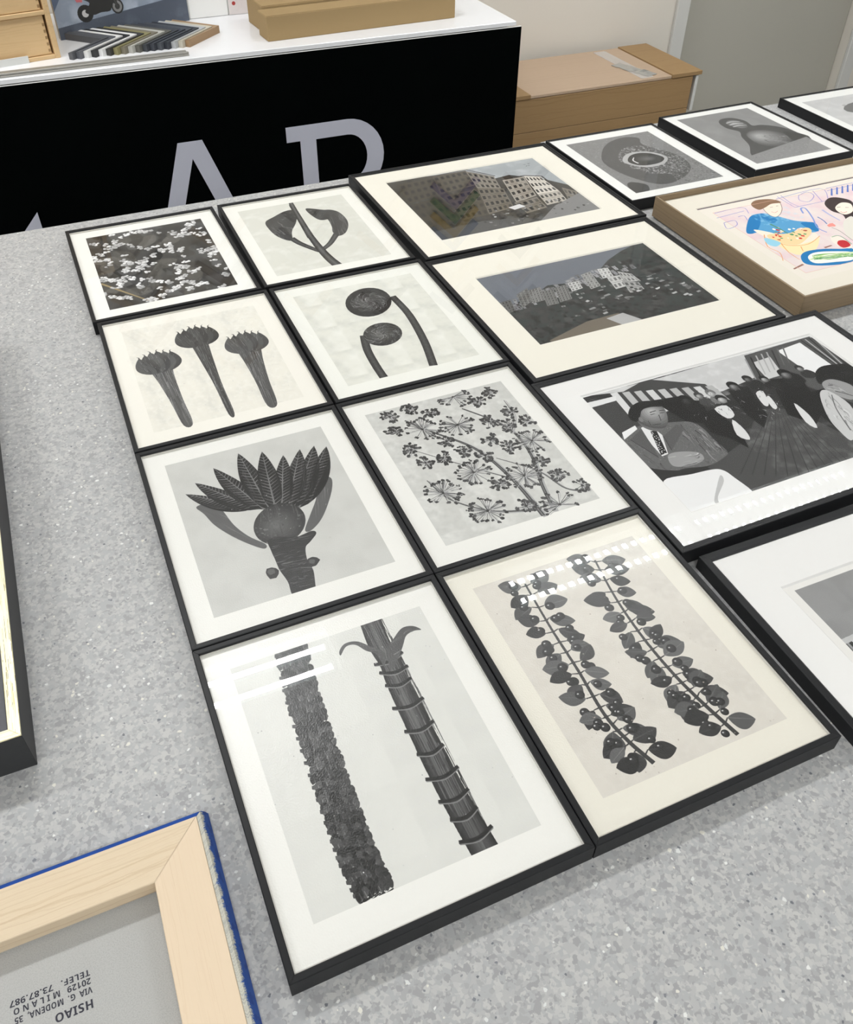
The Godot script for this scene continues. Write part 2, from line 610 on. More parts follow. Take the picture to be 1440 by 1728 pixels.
func pic_heads(o: Node3D) -> Dictionary:
	var cv := plant_sheet(o, Color8(235, 235, 228), Color8(222, 222, 213), 14)
	var im: Image = cv.img
	cloud(cv, cv.rect, Color8(200, 201, 194), 0.7, 0.006, 41)
	cloud(cv, cv.rect, Color8(234, 234, 227), 0.8, 0.004, 42)
	for d in [[622, 510, 39.0, 22.0, 662, 500, 690, 530, 716, 575, 732, 617, 15.0], [646, 564, 33.0, 17.0, 614, 566, 620, 590, 634, 616, 648, 637, 15.0]]:
		var sw: float = d[12] * 2.5
		var st := smooth(px(cv, [d[4], d[5], d[6], d[7], d[8], d[9], d[10], d[11]]), false)
		round_line(im, st, sw * 1.2, sw * 1.25, 40, 74)
		var ring := PackedVector2Array()
		for k in 28:
			ring.append_array(px(cv, [d[0] + cos(TAU * k / 28) * d[2], d[1] + sin(TAU * k / 28) * d[3] + sin(TAU * k / 28 - 0.6) * 3.0]))
		fill(im, ring, grey(40))
		var c := px(cv, [d[0], d[1]])[0]
		clipped(cv, ring, func(t: Image, off: Vector2): soft_ell(t, c - off, 120, 120, 0, 38, 92, Vector2(-20, -24)))
		clipped(cv, ring, func(t: Image, off: Vector2):
			for k in 190:
				var a := rng.randf() * TAU
				var q := c + Vector2.from_angle(a) * rng.randf_range(4, 96) - off
				line(t, smooth(PackedVector2Array([q, q + Vector2.from_angle(a + 0.7) * 20, q + Vector2.from_angle(a + 1.3) * 38]), false, 3), rng.randf_range(2, 6), 1, grey(rng.randi_range(22, 150))))
	cloud(cv, cv.rect, Color8(232, 232, 226), 0.10, 0.05, 43)
	return cv

func pic_fan(o: Node3D) -> Dictionary:
	var cv := plant_sheet(o, Color8(234, 233, 228), Color8(201, 201, 197), 15)
	var im: Image = cv.img
	cloud(cv, cv.rect, Color8(186, 186, 182), 0.5, 0.003, 51)
	var tone := Color8(234, 233, 228)
	# side sepals
	for sp in [[331, 856, 350, 850, 372, 858, 395, 886, 420, 905, 448, 918, 446, 926, 420, 918, 390, 904, 362, 886, 345, 868], [536, 812, 548, 804, 560, 808, 560, 828, 551, 858, 540, 880, 524, 896, 515, 894, 524, 868, 534, 840]]:
		var p := smooth(px(cv, sp))
		fill(im, p, grey(92))
		var q := px(cv, [sp[0], sp[1], sp[10], sp[11]])
		streaks(cv, p, q[0], q[1], 120, 70, 72, 138, 3, 0.02)
	# fan of plain lance-shaped leaves
	for k in 9:
		var f := (k - 4) / 4.0
		var order: int = [0, 8, 1, 7, 2, 6, 3, 5, 4][k]
		f = (order - 4) / 4.0
		var root := px(cv, [466 + f * 38, 862 - absf(f) * 4])[0]
		var tips := [313, 834, 329, 815, 360, 790, 402, 765, 442, 762, 478, 768, 506, 758, 530, 752, 551, 753]
		var tip := px(cv, [tips[order * 2], tips[order * 2 + 1]])[0]
		var lf := leaf(root, tip, 0.24, 0.05 * f, 0.42)
		fill(im, lf, grey(38))
		streaks(cv, lf, root, tip, 60, 34, 24, 80, 5, 0.03)
		var d := tip - root
		for j in 16:
			var t := 0.1 + j * 0.052
			for s in [-1.0, 1.0]:
				var a := root + d * t
				clipped(cv, lf, func(ti: Image, off: Vector2):
					line(ti, PackedVector2Array([a - off, a + d * 0.07 + Vector2(-d.y, d.x) * 0.09 * s - off]), 4, 1.5, grey(rng.randi_range(88, 150))))
		line(im, smooth(PackedVector2Array([root, root + d * 0.5, tip]), false), 9, 2, grey(116))
	# round bud and knotted stem
	var bud := PackedVector2Array()
	for k in 30:
		bud.append_array(px(cv, [472 + cos(TAU * k / 30) * 44, 884 + sin(TAU * k / 30) * 35 + cos(TAU * k / 30) * -6]))
	fill(im, bud, grey(50))
	var bc := px(cv, [472, 884])[0]
	clipped(cv, bud, func(t: Image, off: Vector2): soft_ell(t, bc - off, 150, 150, 0, 46, 104, Vector2(-16, 6)))
	streaks(cv, bud, px(cv, [486, 926])[0], px(cv, [464, 850])[0], 140, 60, 56, 112, 3, 0.05)
	mottle(cv, bud, 120, 2, 6, 58, 112)
	var stem := smooth(px(cv, [452, 912, 470, 906, 500, 906, 526, 896, 534, 900, 524, 914, 516, 924, 519, 945, 529, 962, 533, 990, 536, 1000, 498, 1008, 486, 982, 472, 962, 466, 948, 458, 930]))
	fill(im, stem, grey(52))
	streaks(cv, stem, px(cv, [462, 940])[0], px(cv, [526, 925])[0], 200, 130, 32, 118, 5, 0.05)
	for nb in [[460, 966, 13], [529, 948, 11]]:
		var c := px(cv, [nb[0], nb[1]])[0]
		blob(im, c, nb[2] * 2.4, grey(58), 0.2)
		blob(im, c + Vector2(-3, -4), nb[2] * 1.2, grey(92), 0.2)
	im.fill_rect(Rect2i(0, int(cv.rect.end.y), cv.w, 80), tone)
	for k in 40:
		blob(im, cv.rect.position + Vector2(rng.randf(), rng.randf()) * cv.rect.size, rng.randf_range(0.8, 2.0), grey(rng.randi_range(150, 230)))
	return cv

func pic_umbels(o: Node3D) -> Dictionary:
	var cv := plant_sheet(o, Color8(233, 232, 227), Color8(200, 200, 196), 16)
	var im: Image = cv.img
	cloud(cv, cv.rect, Color8(222, 222, 218), 0.8, 0.006, 61)
	cloud(cv, cv.rect, Color8(180, 180, 177), 0.35, 0.02, 62)
	for s in [[[0.62, 1.0, 0.60, 0.72, 0.52, 0.46, 0.34, 0.26, 0.22, 0.12], 20], [[0.70, 0.99, 0.74, 0.82, 0.82, 0.58, 0.80, 0.36, 0.62, 0.14], 18], [[0.56, 0.94, 0.36, 0.88, 0.18, 0.74, 0.12, 0.58], 11], [[0.98, 0.93, 0.86, 0.88, 0.78, 0.72, 0.60, 0.56], 10], [[0.60, 0.72, 0.40, 0.56, 0.14, 0.34], 7], [[0.80, 0.42, 0.9, 0.3, 0.92, 0.16], 8]]:
		var p := smooth(uv(cv, s[0]), false, 8)
		var sh := PackedVector2Array()
		for v in p:
			sh.append(v + Vector2(7, 8))
		line(im, sh, s[1] * 1.1, s[1] * 0.5, grey(166))
		line(im, p, s[1], s[1] * 0.42, grey(66))
		line(im, p, s[1] * 0.3, 1.5, grey(118))
	var spots := []
	for t in 900:
		var q := Vector2(rng.randf_range(0.03, 0.97), rng.randf_range(0.02, 0.97))
		if q.x > 0.8 and q.y > 0.9 or q.x < 0.12 and q.y > 0.4 or q.x < 0.3 and q.y > 0.86:
			continue
		var ok := true
		var rad := 0.105 if spots.size() < 9 else 0.062
		for e in spots:
			if (Vector2(e[0], e[1]) - q).length() < (e[2] + rad) * 0.92:
				ok = false
		if ok:
			spots.append([q.x, q.y, rad])
		if spots.size() > 44:
			break
	for e in spots:
		var c := uv(cv, [e[0], e[1]])[0]
		var r: float = e[2] * cv.rect.size.x * 1.12
		var open_: bool = e[2] > 0.08
		for k in (34 if open_ else 22):
			var a := rng.randf() * TAU
			var q := c + Vector2.from_angle(a) * r * (rng.randf_range(0.72, 1.0) if open_ else rng.randf_range(0.3, 0.9))
			if not cv.rect.has_point(q):
				continue
			line(im, PackedVector2Array([c + Vector2(5, 6), q + Vector2(6, 7)]), 3, 3, grey(172))
			line(im, PackedVector2Array([c, q]), 3.2, 2.2, grey(rng.randi_range(60, 104)))
			for j in (3 if open_ else 5):
				blob(im, q + Vector2(rng.randf_range(-6, 6), rng.randf_range(-6, 6)), rng.randf_range(4.0, 7.5), grey(rng.randi_range(38, 88)))
		blob(im, c, 7, grey(52))
	return cv

func pic_stalks(o: Node3D) -> Dictionary:
	var cv := plant_sheet(o, Color8(234, 233, 228), Color8(219, 219, 214), 17)
	var im: Image = cv.img
	cloud(cv, cv.rect, Color8(209, 209, 205), 0.5, 0.003, 71)
	var paper := Color8(234, 233, 228)
	# scaly stalk
	var a := smooth(px(cv, [490, 1092, 512, 1180, 545, 1280, 580, 1380, 606, 1450, 634, 1506]), false, 10)
	line(im, a, 84, 100, grey(28))
	for i in a.size() - 1:
		var t := (a[i + 1] - a[i]).normalized()
		var s := Vector2(-t.y, t.x)
		for j in 7:
			var f := (j - 3) / 3.0 + rng.randf_range(-0.08, 0.08)
			var c := a[i] + s * f * 44 + t * rng.randf_range(-10, 10)
			var g := rng.randi_range(22, 76)
			fill(im, leaf(c - t * 20 - s * 6, c + t * 18 + s * f * 10, 0.62), grey(g))
			line(im, PackedVector2Array([c + t * 14, c - t * 8]), 4, 2, grey(g + 44))
			line(im, PackedVector2Array([c + t * 20 - s * 10, c + t * 22 + s * 10]), 4, 4, grey(26))
		if i % 2 == 0:
			for f in [-1.0, 1.0]:
				var c: Vector2 = a[i] + s * f * 46
				fill(im, PackedVector2Array([c - t * 9, c + s * f * 17 - t * 13, c + s * f * 19 - t * 1, c + t * 11]), grey(rng.randi_range(46, 84)))
	# jointed stalk with a pair of spreading leaves
	var b := smooth(px(cv, [624, 1044, 640, 1086, 660, 1118, 672, 1150, 700, 1210, 730, 1272, 762, 1335, 790, 1385, 822, 1440]), false, 8)
	round_line(im, b, 84, 92, 34, 96)
	streaks(cv, px(cv, [606, 1040, 650, 1032, 700, 1150, 770, 1290, 838, 1424, 806, 1440, 740, 1330, 680, 1200]), b[0], b[b.size() - 1], 46, 90, 30, 112, 5, 0.004)
	for i in range(14, b.size(), 5):
		var t := (b[i] - b[i - 1]).normalized()
		var s := Vector2(-t.y, t.x)
		var w := 50 + (i % 3) * 5
		line(im, smooth(PackedVector2Array([b[i] - s * w, b[i] + t * 15, b[i] + s * w]), false), 13, 13, grey(28))
		line(im, smooth(PackedVector2Array([b[i] - s * w + t * 8, b[i] + t * 26, b[i] + s * w + t * 8]), false), 4, 4, grey(124))
	for lf in [[636, 1104, 618, 1098, 600, 1088, 584, 1091, 575, 1106, 573, 1098, 582, 1086, 602, 1082, 624, 1090, 650, 1102, 648, 1124], [652, 1098, 664, 1078, 678, 1060, 696, 1056, 711, 1062, 700, 1064, 686, 1072, 680, 1090, 672, 1112, 660, 1128]]:
		var p := smooth(px(cv, lf))
		fill(im, p, grey(80))
		var q := px(cv, [lf[0], lf[1], lf[8], lf[9]])
		streaks(cv, p, q[0], q[1], 60, 60, 56, 128, 4, 0.03)
	im.fill_rect(Rect2i(0, int(cv.rect.end.y), cv.w, 120), paper)
	im.fill_rect(Rect2i(0, int(cv.rect.position.y) - 80, cv.w, 80), paper)
	for k in 50:
		blob(im, cv.rect.position + Vector2(rng.randf(), rng.randf()) * cv.rect.size, rng.randf_range(0.8, 2.2), grey(rng.randi_range(140, 238)))
	return cv

func pic_sprigs(o: Node3D) -> Dictionary:
	var cv := plant_sheet(o, Color8(229, 225, 213), Color8(214, 209, 200), 18)
	var im: Image = cv.img
	cloud(cv, cv.rect, Color8(202, 197, 189), 0.5, 0.004, 81)
	cloud(cv, cv.rect, Color8(221, 217, 209), 0.6, 0.02, 82)
	for sp in [[886, 985, 930, 1060, 975, 1130, 1020, 1205, 1060, 1250, 1104, 1288], [1004, 945, 1040, 1010, 1085, 1075, 1135, 1135, 1185, 1185, 1246, 1240]]:
		var p := smooth(px(cv, sp), false, 12)
		line(im, p, 8, 17, grey(52))
		var n := p.size()
		for i in range(1, n - 4, 3):
			var t := (p[i + 1] - p[i]).normalized()
			var s := Vector2(-t.y, t.x)
			for f in [-1.0, 1.0]:
				if rng.randf() < 0.14 and i > n / 2:
					continue
				var root: Vector2 = p[i] + s * f * 4
				var node: Vector2 = root + s * f * rng.randf_range(10, 26) - t * rng.randf_range(-4, 10)
				line(im, PackedVector2Array([root, node]), 6, 4, grey(48))
				var tip: Vector2 = node + (s * f * rng.randf_range(0.5, 1.0) + t * rng.randf_range(-0.5, 0.7)).normalized() * rng.randf_range(78, 108)
				var g := rng.randi_range(36, 92)
				var lf := leaf(node, tip, rng.randf_range(0.56, 0.74), rng.randf_range(-0.1, 0.1), 0.5)
				fill(im, lf, grey(g))
				streaks(cv, lf, node, tip, 26, 14, g - 16, g + 22, 3, 0.05)
				line(im, PackedVector2Array([node, tip]), 2.6, 1, grey(g + 34))
				for k in rng.randi_range(1, 2):
					var c: Vector2 = node + (s * f).rotated(rng.randf_range(-1.3, 1.3)) * rng.randf_range(22, 50)
					var r := rng.randf_range(15, 20)
					soft_ell(im, c, r, r, 0, 24, 62, Vector2(-3, -3))
					ell(im, c + Vector2(-5, -6), 4, 3, 0, grey(190), 8)
	for k in 70:
		blob(im, cv.rect.position + Vector2(rng.randf(), rng.randf()) * cv.rect.size, rng.randf_range(0.8, 3.0), Color8(170, 160, 150) if rng.randf() < 0.5 else Color8(196, 190, 180))
	return cv

func house(im: Image, x: float, y: float, w: float, h: float, wall: Color, win: Color, roof: Color) -> void:
	im.fill_rect(Rect2i(int(x), int(y), int(w), int(h)), wall)
	im.fill_rect(Rect2i(int(x - 3), int(y - 6), int(w + 6), 7), roof)
	var n := maxi(1, int(w / 16.0))
	var m := maxi(1, int(h / 20.0))
	for i in n:
		for j in m:
			if rng.randf() < 0.85:
				im.fill_rect(Rect2i(int(x + (i + 0.25) * w / n), int(y + (j + 0.25) * h / m), maxi(2, int(w / n * 0.45)), maxi(2, int(h / m * 0.5))), win)

# a wall in perspective with rows of windows; corners as photograph pixels
func facade(cv: Dictionary, c: Array, wall: Color, win: Color, nx: int, ny: int) -> void:
	var q := px(cv, c)
	var im: Image = cv.img
	fill(im, q, wall)
	var at := func(u: float, v: float) -> Vector2: return q[0].lerp(q[1], u).lerp(q[3].lerp(q[2], u), v)
	for i in nx:
		for j in ny:
			var u := (i + 0.22) / nx
			var v := (j + 0.25) / ny
			var du := 0.55 / nx
			var dv := 0.5 / ny
			fill(im, PackedVector2Array([at.call(u, v), at.call(u + du, v), at.call(u + du, v + dv), at.call(u, v + dv)]), win if rng.randf() < 0.8 else win.lerp(wall, 0.5))
	for j in ny + 1:
		line(im, PackedVector2Array([at.call(0, j / float(ny)), at.call(1, j / float(ny))]), 3, 3, wall.darkened(0.35))

func pic_street(o: Node3D) -> Dictionary:
	rng.seed = 21
	var cv := canvas(o, 0.41, 0.335, FT - 0.0066, 2900, Color8(232, 228, 216))
	area(cv, -0.198, -0.165, 0.198, 0.155, Color8(158, 164, 168))
	var im: Image = cv.img
	var r: Rect2 = cv.rect
	cloud(cv, r, Color8(196, 200, 203), 0.6, 0.004, 91)
	# hillside of old houses falling to a street on the right
	fill(im, uv(cv, [0, 0, 0.24, 0, 0.34, 0.02, 0.5, 0.13, 0.62, 0.24, 0.74, 0.22, 0.9, 0.38, 1, 0.55, 1, 1, 0, 1]), Color8(54, 51, 46))
	var hill := uv(cv, [0, 0, 0.24, 0, 0.34, 0.02, 0.5, 0.13, 0.62, 0.24, 0.74, 0.22, 0.9, 0.38, 1, 0.55, 1, 1, 0, 1])
	mottle(cv, hill, 420, 8, 26, 26, 72)
	for k in 70:
		var u := rng.randf() * 0.5
		var p := uv(cv, [u, rng.randf_range(0.08, 0.8)])[0]
		var lum := rng.randi_range(34, 74)
		house(im, p.x, p.y, rng.randf_range(22, 66), rng.randf_range(16, 48), Color8(lum + 4, lum, lum - 6), grey(rng.randi_range(18, 36)), Color8(lum, lum - 8, lum - 14))
	for f in [[[672, 312, 728, 300, 740, 330, 690, 344], 58, 5, 3], [[730, 298, 786, 288, 806, 312, 744, 328], 74, 6, 3], [[786, 289, 834, 298, 846, 318, 806, 318], 122, 5, 3], [[806, 318, 850, 318, 868, 350, 826, 362], 98, 5, 4], [[750, 330, 806, 318, 826, 362, 780, 372], 66, 5, 4], [[848, 304, 884, 298, 906, 330, 872, 342], 150, 4, 4], [[884, 297, 912, 298, 944, 322, 908, 328], 206, 5, 3], [[908, 328, 944, 322, 958, 338, 924, 346], 176, 5, 2], [[948, 316, 978, 324, 988, 342, 962, 340], 120, 4, 2], [[868, 342, 906, 332, 924, 350, 890, 360], 112, 4, 2], [[694, 346, 744, 332, 776, 370, 726, 384], 48, 5, 3]]:
		facade(cv, f[0], Color8(f[1] + 4, f[1] - 2, maxi(f[1] - 12, 0)), grey(f[1] / 3), f[2], f[3])
	for l in [[728, 298, 788, 286], [784, 286, 836, 297], [846, 303, 886, 296], [884, 296, 914, 297], [914, 297, 948, 322], [946, 315, 982, 323]]:
		line(im, px(cv, l), 9, 9, Color8(46, 40, 38))
	# street with parked cars
	fill(im, uv(cv, [0.6, 1, 0.78, 0.82, 1, 0.7, 1, 1]), grey(126))
	fill(im, uv(cv, [0, 0.86, 0.3, 0.84, 0.55, 0.9, 0.6, 1, 0, 1]), grey(78))
	for k in 46:
		var p := uv(cv, [rng.randf_range(0.3, 0.97), rng.randf_range(0.7, 0.95)])[0]
		var g := rng.randi_range(40, 190)
		blob(im, p, rng.randf_range(6, 13), grey(g), 0.3)
		blob(im, p + Vector2(0, -6), rng.randf_range(4, 8), grey(clampi(g - 50, 16, 160)), 0.3)
	fill(im, uv(cv, [0.52, 0.72, 0.6, 0.7, 0.62, 0.75, 0.54, 0.77]), grey(214))
	for k in 60:
		var p := uv(cv, [rng.randf_range(0.05, 0.95), rng.randf_range(0.45, 0.95)])[0]
		line(im, PackedVector2Array([p, p + Vector2(rng.randf_range(-30, 30), rng.randf_range(-6, 6))]), 2, 2, grey(rng.randi_range(30, 170)))
	# small signature-like scribble in the sky
	for k in 6:
		var p := uv(cv, [0.905 + rng.randf() * 0.04, 0.07 + rng.randf() * 0.08])[0]
		line(im, PackedVector2Array([p, p + Vector2(rng.randf_range(-24, 24), rng.randf_range(-14, 14))]), 4, 3, grey(50))
	im.fill_rect(Rect2i(0, int(r.end.y), cv.w, 40), Color8(232, 228, 216))
	im.fill_rect(Rect2i(int(r.end.x), 0, 60, cv.h), Color8(232, 228, 216))
	return cv

func pic_hill(o: Node3D) -> Dictionary:
	rng.seed = 22
	var cv := canvas(o, 0.41, 0.275, FT - 0.0066, 2900, Color8(234, 231, 220))
	area(cv, -0.198, -0.134, 0.198, 0.125, Color8(106, 111, 120))
	var im: Image = cv.img
	var r: Rect2 = cv.rect
	var hill := uv(cv, [0, 0.46, 0.18, 0.4, 0.3, 0.3, 0.4, 0.33, 0.58, 0.3, 0.72, 0.14, 0.84, 0.05, 0.94, 0.0, 1, 0, 1, 1, 0, 1])
	fill(im, hill, Color8(52, 58, 57))
	mottle(cv, hill, 500, 8, 30, 36, 72)
	for k in 90:
		var u := rng.randf_range(0.02, 0.8)
		var v := 0.46 - u * 0.26 + rng.randf_range(-0.08, 0.06)
		var p := uv(cv, [u, v])[0]
		var lum := rng.randi_range(112, 172)
		house(im, p.x, p.y, rng.randf_range(10, 24), rng.randf_range(18, 46), Color8(lum, lum, lum + 4), grey(lum - 40), grey(lum - 20))
	for k in 46:
		var p := uv(cv, [rng.randf_range(0.2, 0.95), rng.randf_range(0.4, 0.78)])[0]
		house(im, p.x, p.y, rng.randf_range(12, 34), rng.randf_range(8, 18), grey(rng.randi_range(96, 170)), grey(70), grey(86))
	for f in [[[872, 498, 890, 486, 898, 508, 882, 520], 128, 3, 6], [[892, 490, 912, 484, 920, 506, 900, 512], 138, 4, 6], [[914, 492, 934, 488, 944, 512, 924, 516], 122, 4, 6], [[936, 486, 956, 480, 966, 504, 946, 510], 130, 4, 7], [[958, 478, 976, 474, 984, 486, 966, 492], 198, 3, 3], [[980, 464, 996, 458, 1014, 482, 998, 488], 160, 3, 6], [[1008, 454, 1026, 452, 1036, 466, 1018, 470], 206, 3, 3], [[1024, 468, 1046, 464, 1060, 482, 1040, 488], 190, 3, 2], [[1042, 458, 1066, 462, 1082, 474, 1056, 476], 178, 4, 2], [[1050, 474, 1078, 476, 1090, 490, 1064, 494], 156, 3, 2], [[840, 512, 862, 506, 870, 524, 852, 532], 108, 4, 4]]:
		facade(cv, f[0], Color8(f[1], f[1], f[1] - 2), grey(f[1] * 6 / 10), f[2], f[3])
	mottle(cv, uv(cv, [0, 0.7, 0.4, 0.62, 1, 0.5, 1, 1, 0, 1]), 420, 5, 16, 30, 62)
	for k in 22:
		var p := uv(cv, [rng.randf_range(0.35, 0.97), rng.randf_range(0.5, 0.85)])[0]
		fill(im, PackedVector2Array([p, p + Vector2(rng.randf_range(18, 44), -8), p + Vector2(rng.randf_range(24, 50), 8), p + Vector2(4, 14)]), grey(rng.randi_range(90, 196)))
	fill(im, uv(cv, [0.06, 0.97, 0.3, 0.86, 0.48, 0.85, 0.5, 0.99, 0.3, 1, 0.06, 1]), Color8(112, 104, 92))
	fill(im, uv(cv, [0.4, 0.88, 0.5, 0.86, 0.55, 0.99, 0.44, 1]), grey(176))
	im.fill_rect(Rect2i(0, int(r.end.y), cv.w, 40), Color8(234, 231, 220))
	im.fill_rect(Rect2i(int(r.end.x), 0, 60, cv.h), Color8(234, 231, 220))
	return cv

func pic_carriage(o: Node3D) -> Dictionary:
	rng.seed = 23
	var cv := canvas(o, 0.50, 0.31, FT - 0.0066, 2800, Color8(233, 232, 230))
	area(cv, -0.240, -0.150, 0.240, 0.144, grey(44))
	var im: Image = cv.img
	var r: Rect2 = cv.rect
	# pale ceiling vault, luggage rails and windows on both sides of a dark aisle
	fill(im, px(cv, [992, 668, 1120, 636, 1250, 598, 1380, 560, 1330, 606, 1268, 640, 1220, 660, 1190, 668, 1110, 655, 1060, 660]), grey(196))
	cloud(cv, Rect2(r.position, Vector2(r.size.x, r.size.y * 0.3)), grey(228), 0.5, 0.01, 101)
	fill(im, px(cv, [1000, 690, 1090, 640, 1190, 648, 1214, 664, 1120, 690, 1050, 740]), grey(62))
	for k in 9:
		var x := 1030.0 + k * 20
		fill(im, px(cv, [x, 664 - k * 1.5, x + 12, 662 - k * 1.5, x + 44, 700 - k * 3, x + 34, 704 - k * 3]), grey(rng.randi_range(150, 226)))
	fill(im, px(cv, [990, 680, 1040, 668, 1040, 676, 992, 690]), grey(222))
	fill(im, px(cv, [1256, 600, 1330, 578, 1366, 568, 1400, 590, 1440, 625, 1440, 680, 1330, 640, 1280, 650]), grey(78))
	fill(im, px(cv, [1312, 592, 1350, 578, 1430, 634, 1392, 648]), grey(232))
	fill(im, px(cv, [1270, 612, 1300, 602, 1322, 632, 1296, 640]), grey(198))
	for k in 5:
		line(im, px(cv, [1352 + k * 7, 574 - k * 1.5, 1440, 634 + k * 2 - k * k]), 7, 9, grey(40 if k % 2 == 0 else 168))
	for k in 8:
		line(im, px(cv, [1258 + k * 9, 606 - k * 3, 1276 + k * 8, 640 - k * 4]), 8, 6, grey(rng.randi_range(20, 190)))
	# floor of the aisle
	fill(im, px(cv, [1280, 690, 1336, 690, 1440, 740, 1440, 800, 1280, 840, 1180, 800, 1262, 740]), grey(70))
	cloud(cv, Rect2(px(cv, [1240, 730])[0], Vector2(500, 360)), grey(118), 0.7, 0.012, 102)
	for k in 12:
		line(im, px(cv, [1300 + k * 3, 692, 1250 + k * 20, 800 + k]), 2, 4, grey(50))
	# rows of seated travellers, seen between dark seat backs
	for st in [[1176, 700, 1206, 690, 1252, 730, 1264, 756, 1238, 742, 1200, 730], [1230, 660, 1262, 652, 1296, 700, 1290, 722, 1260, 700], [1300, 640, 1350, 636, 1392, 690, 1378, 716, 1330, 700], [1346, 668, 1396, 654, 1440, 706, 1440, 726, 1404, 716], [1100, 676, 1150, 668, 1190, 690, 1210, 716, 1160, 712]]:
		fill(im, px(cv, st), grey(20))
	for d in [[1158, 676, 13, 34, 20], [1180, 668, 9, 150, 60], [1200, 664, 10, 190, 110], [1218, 674, 11, 176, 34], [1238, 652, 12, 120, 22], [1262, 640, 10, 96, 30], [1290, 640, 9, 150, 26], [1326, 632, 14, 110, 24], [1350, 622, 9, 140, 40]]:
		var c := px(cv, [d[0], d[1]])[0]
		blob(im, c + Vector2(6, 52), d[2] * 4.0, grey(clampi(d[4] + 4, 14, 200)), 0.14, 12)
		soft_ell(im, c, d[2] * 2.0, d[2] * 2.8, 0.2, maxi(d[3] - 60, 26), d[3] + 30, Vector2(-6, 0))
		fill(im, smooth(PackedVector2Array([c + Vector2(-d[2] * 2.2, 4), c + Vector2(-d[2] * 1.6, -d[2] * 2.6), c + Vector2(d[2] * 0.6, -d[2] * 3.3), c + Vector2(d[2] * 2.4, -d[2] * 1.4), c + Vector2(d[2] * 2.2, d[2] * 1.2), c + Vector2(d[2] * 1.0, -d[2] * 0.8), c + Vector2(-d[2] * 0.9, -d[2] * 1.2)])), grey(d[4]))
	for wl in [[1236, 708, 1258, 726, 1266, 742, 1244, 734], [1298, 668, 1312, 686, 1306, 690, 1294, 674], [1340, 680, 1366, 700, 1380, 722, 1360, 712], [1206, 690, 1226, 684, 1240, 700, 1228, 706], [1276, 664, 1288, 660, 1298, 682, 1290, 684]]:
		fill(im, smooth(px(cv, wl), true, 3), grey(214))
	for k in 120:
		var p := px(cv, [1170 + rng.randf() * 150, 655 + rng.randf() * 50])[0]
		line(im, PackedVector2Array([p, p + Vector2(rng.randf_range(-14, 14), rng.randf_range(-24, 24))]), rng.randf_range(1, 5), 1, grey(rng.randi_range(14, 190)))
	# traveller in a tweed jacket with a patterned tie
	var coat := smooth(px(cv, [1050, 736, 1076, 720, 1098, 716, 1140, 712, 1166, 712, 1186, 722, 1206, 742, 1228, 762, 1222, 772, 1196, 786, 1150, 792, 1120, 812, 1096, 790, 1064, 760]))
	fill(im, coat, grey(98))
	mottle(cv, coat, 1400, 1.2, 3.0, 72, 134)
	streaks(cv, coat, px(cv, [1166, 716])[0], px(cv, [1220, 768])[0], 90, 60, 48, 150, 8, 0.05)
	streaks(cv, coat, px(cv, [1060, 750])[0], px(cv, [1120, 800])[0], 50, 20, 60, 120, 7, 0.04)
	fill(im, px(cv, [1082, 722, 1094, 716, 1118, 734, 1128, 766, 1118, 770, 1098, 748]), grey(222))
	fill(im, px(cv, [1098, 728, 1108, 726, 1126, 764, 1116, 768]), grey(26))
	for k in 26:
		var p := px(cv, [1099 + k * 0.7 + rng.randf() * 8, 730 + k * 1.4])[0]
		ell(im, p, 3, 3, 0, grey(220), 6)
	for lp in [[1120, 736, 1142, 716, 1156, 722, 1134, 760], [1064, 742, 1082, 724, 1100, 750, 1112, 772]]:
		fill(im, px(cv, lp), grey(84))
		line(im, px(cv, [lp[0], lp[1], lp[6], lp[7]]), 3, 3, grey(40))
	var head := smooth(px(cv, [1068, 694, 1080, 684, 1104, 681, 1120, 688, 1127, 703, 1126, 717, 1116, 727, 1098, 726, 1080, 716]))
	fill(im, head, grey(104))
	var hc := px(cv, [1104, 700])[0]
	clipped(cv, head, func(t: Image, off: Vector2): soft_ell(t, hc - off, 96, 100, 0.2, 78, 178, Vector2(4, -26)))
	fill(im, smooth(px(cv, [1061, 704, 1064, 688, 1080, 678, 1104, 677, 1119, 685, 1098, 687, 1084, 692, 1080, 704, 1074, 712])), grey(26))
	ell(im, px(cv, [1082, 708])[0], 10, 18, 0.3, grey(120))
	for d in [[1098, 700, 1106, 698, 5], [1114, 697, 1121, 696, 5], [1097, 696, 1107, 693, 6], [1113, 693, 1122, 692, 6], [1112, 700, 1116, 710, 4], [1102, 717, 1116, 715, 5], [1094, 710, 1099, 718, 3]]:
		line(im, px(cv, [d[0], d[1], d[2], d[3]]), d[4], d[4] * 0.7, grey(52))
	var hand := smooth(px(cv, [1128, 768, 1150, 762, 1180, 764, 1188, 776, 1164, 786, 1136, 786]))
	fill(im, hand, grey(150))
	streaks(cv, hand, px(cv, [1186, 768])[0], px(cv, [1130, 782])[0], 40, 14, 96, 196, 8, 0.05)
	fill(im, px(cv, [1050, 730, 1072, 718, 1076, 724, 1054, 742]), grey(230))
	fill(im, smooth(px(cv, [1074, 776, 1100, 790, 1150, 794, 1190, 788, 1200, 800, 1140, 816, 1096, 810])), grey(40))
	# second traveller in a light coat at the far side
	var hair := smooth(px(cv, [1376, 630, 1392, 617, 1440, 618, 1440, 668, 1404, 642, 1384, 648]))
	fill(im, hair, grey(24))
	streaks(cv, hair, px(cv, [1380, 630])[0], px(cv, [1440, 640])[0], 60, 40, 12, 60, 6, 0.1)
	var f2 := smooth(px(cv, [1388, 646, 1406, 640, 1440, 652, 1440, 674, 1414, 668, 1396, 660]))
	fill(im, f2, grey(150))
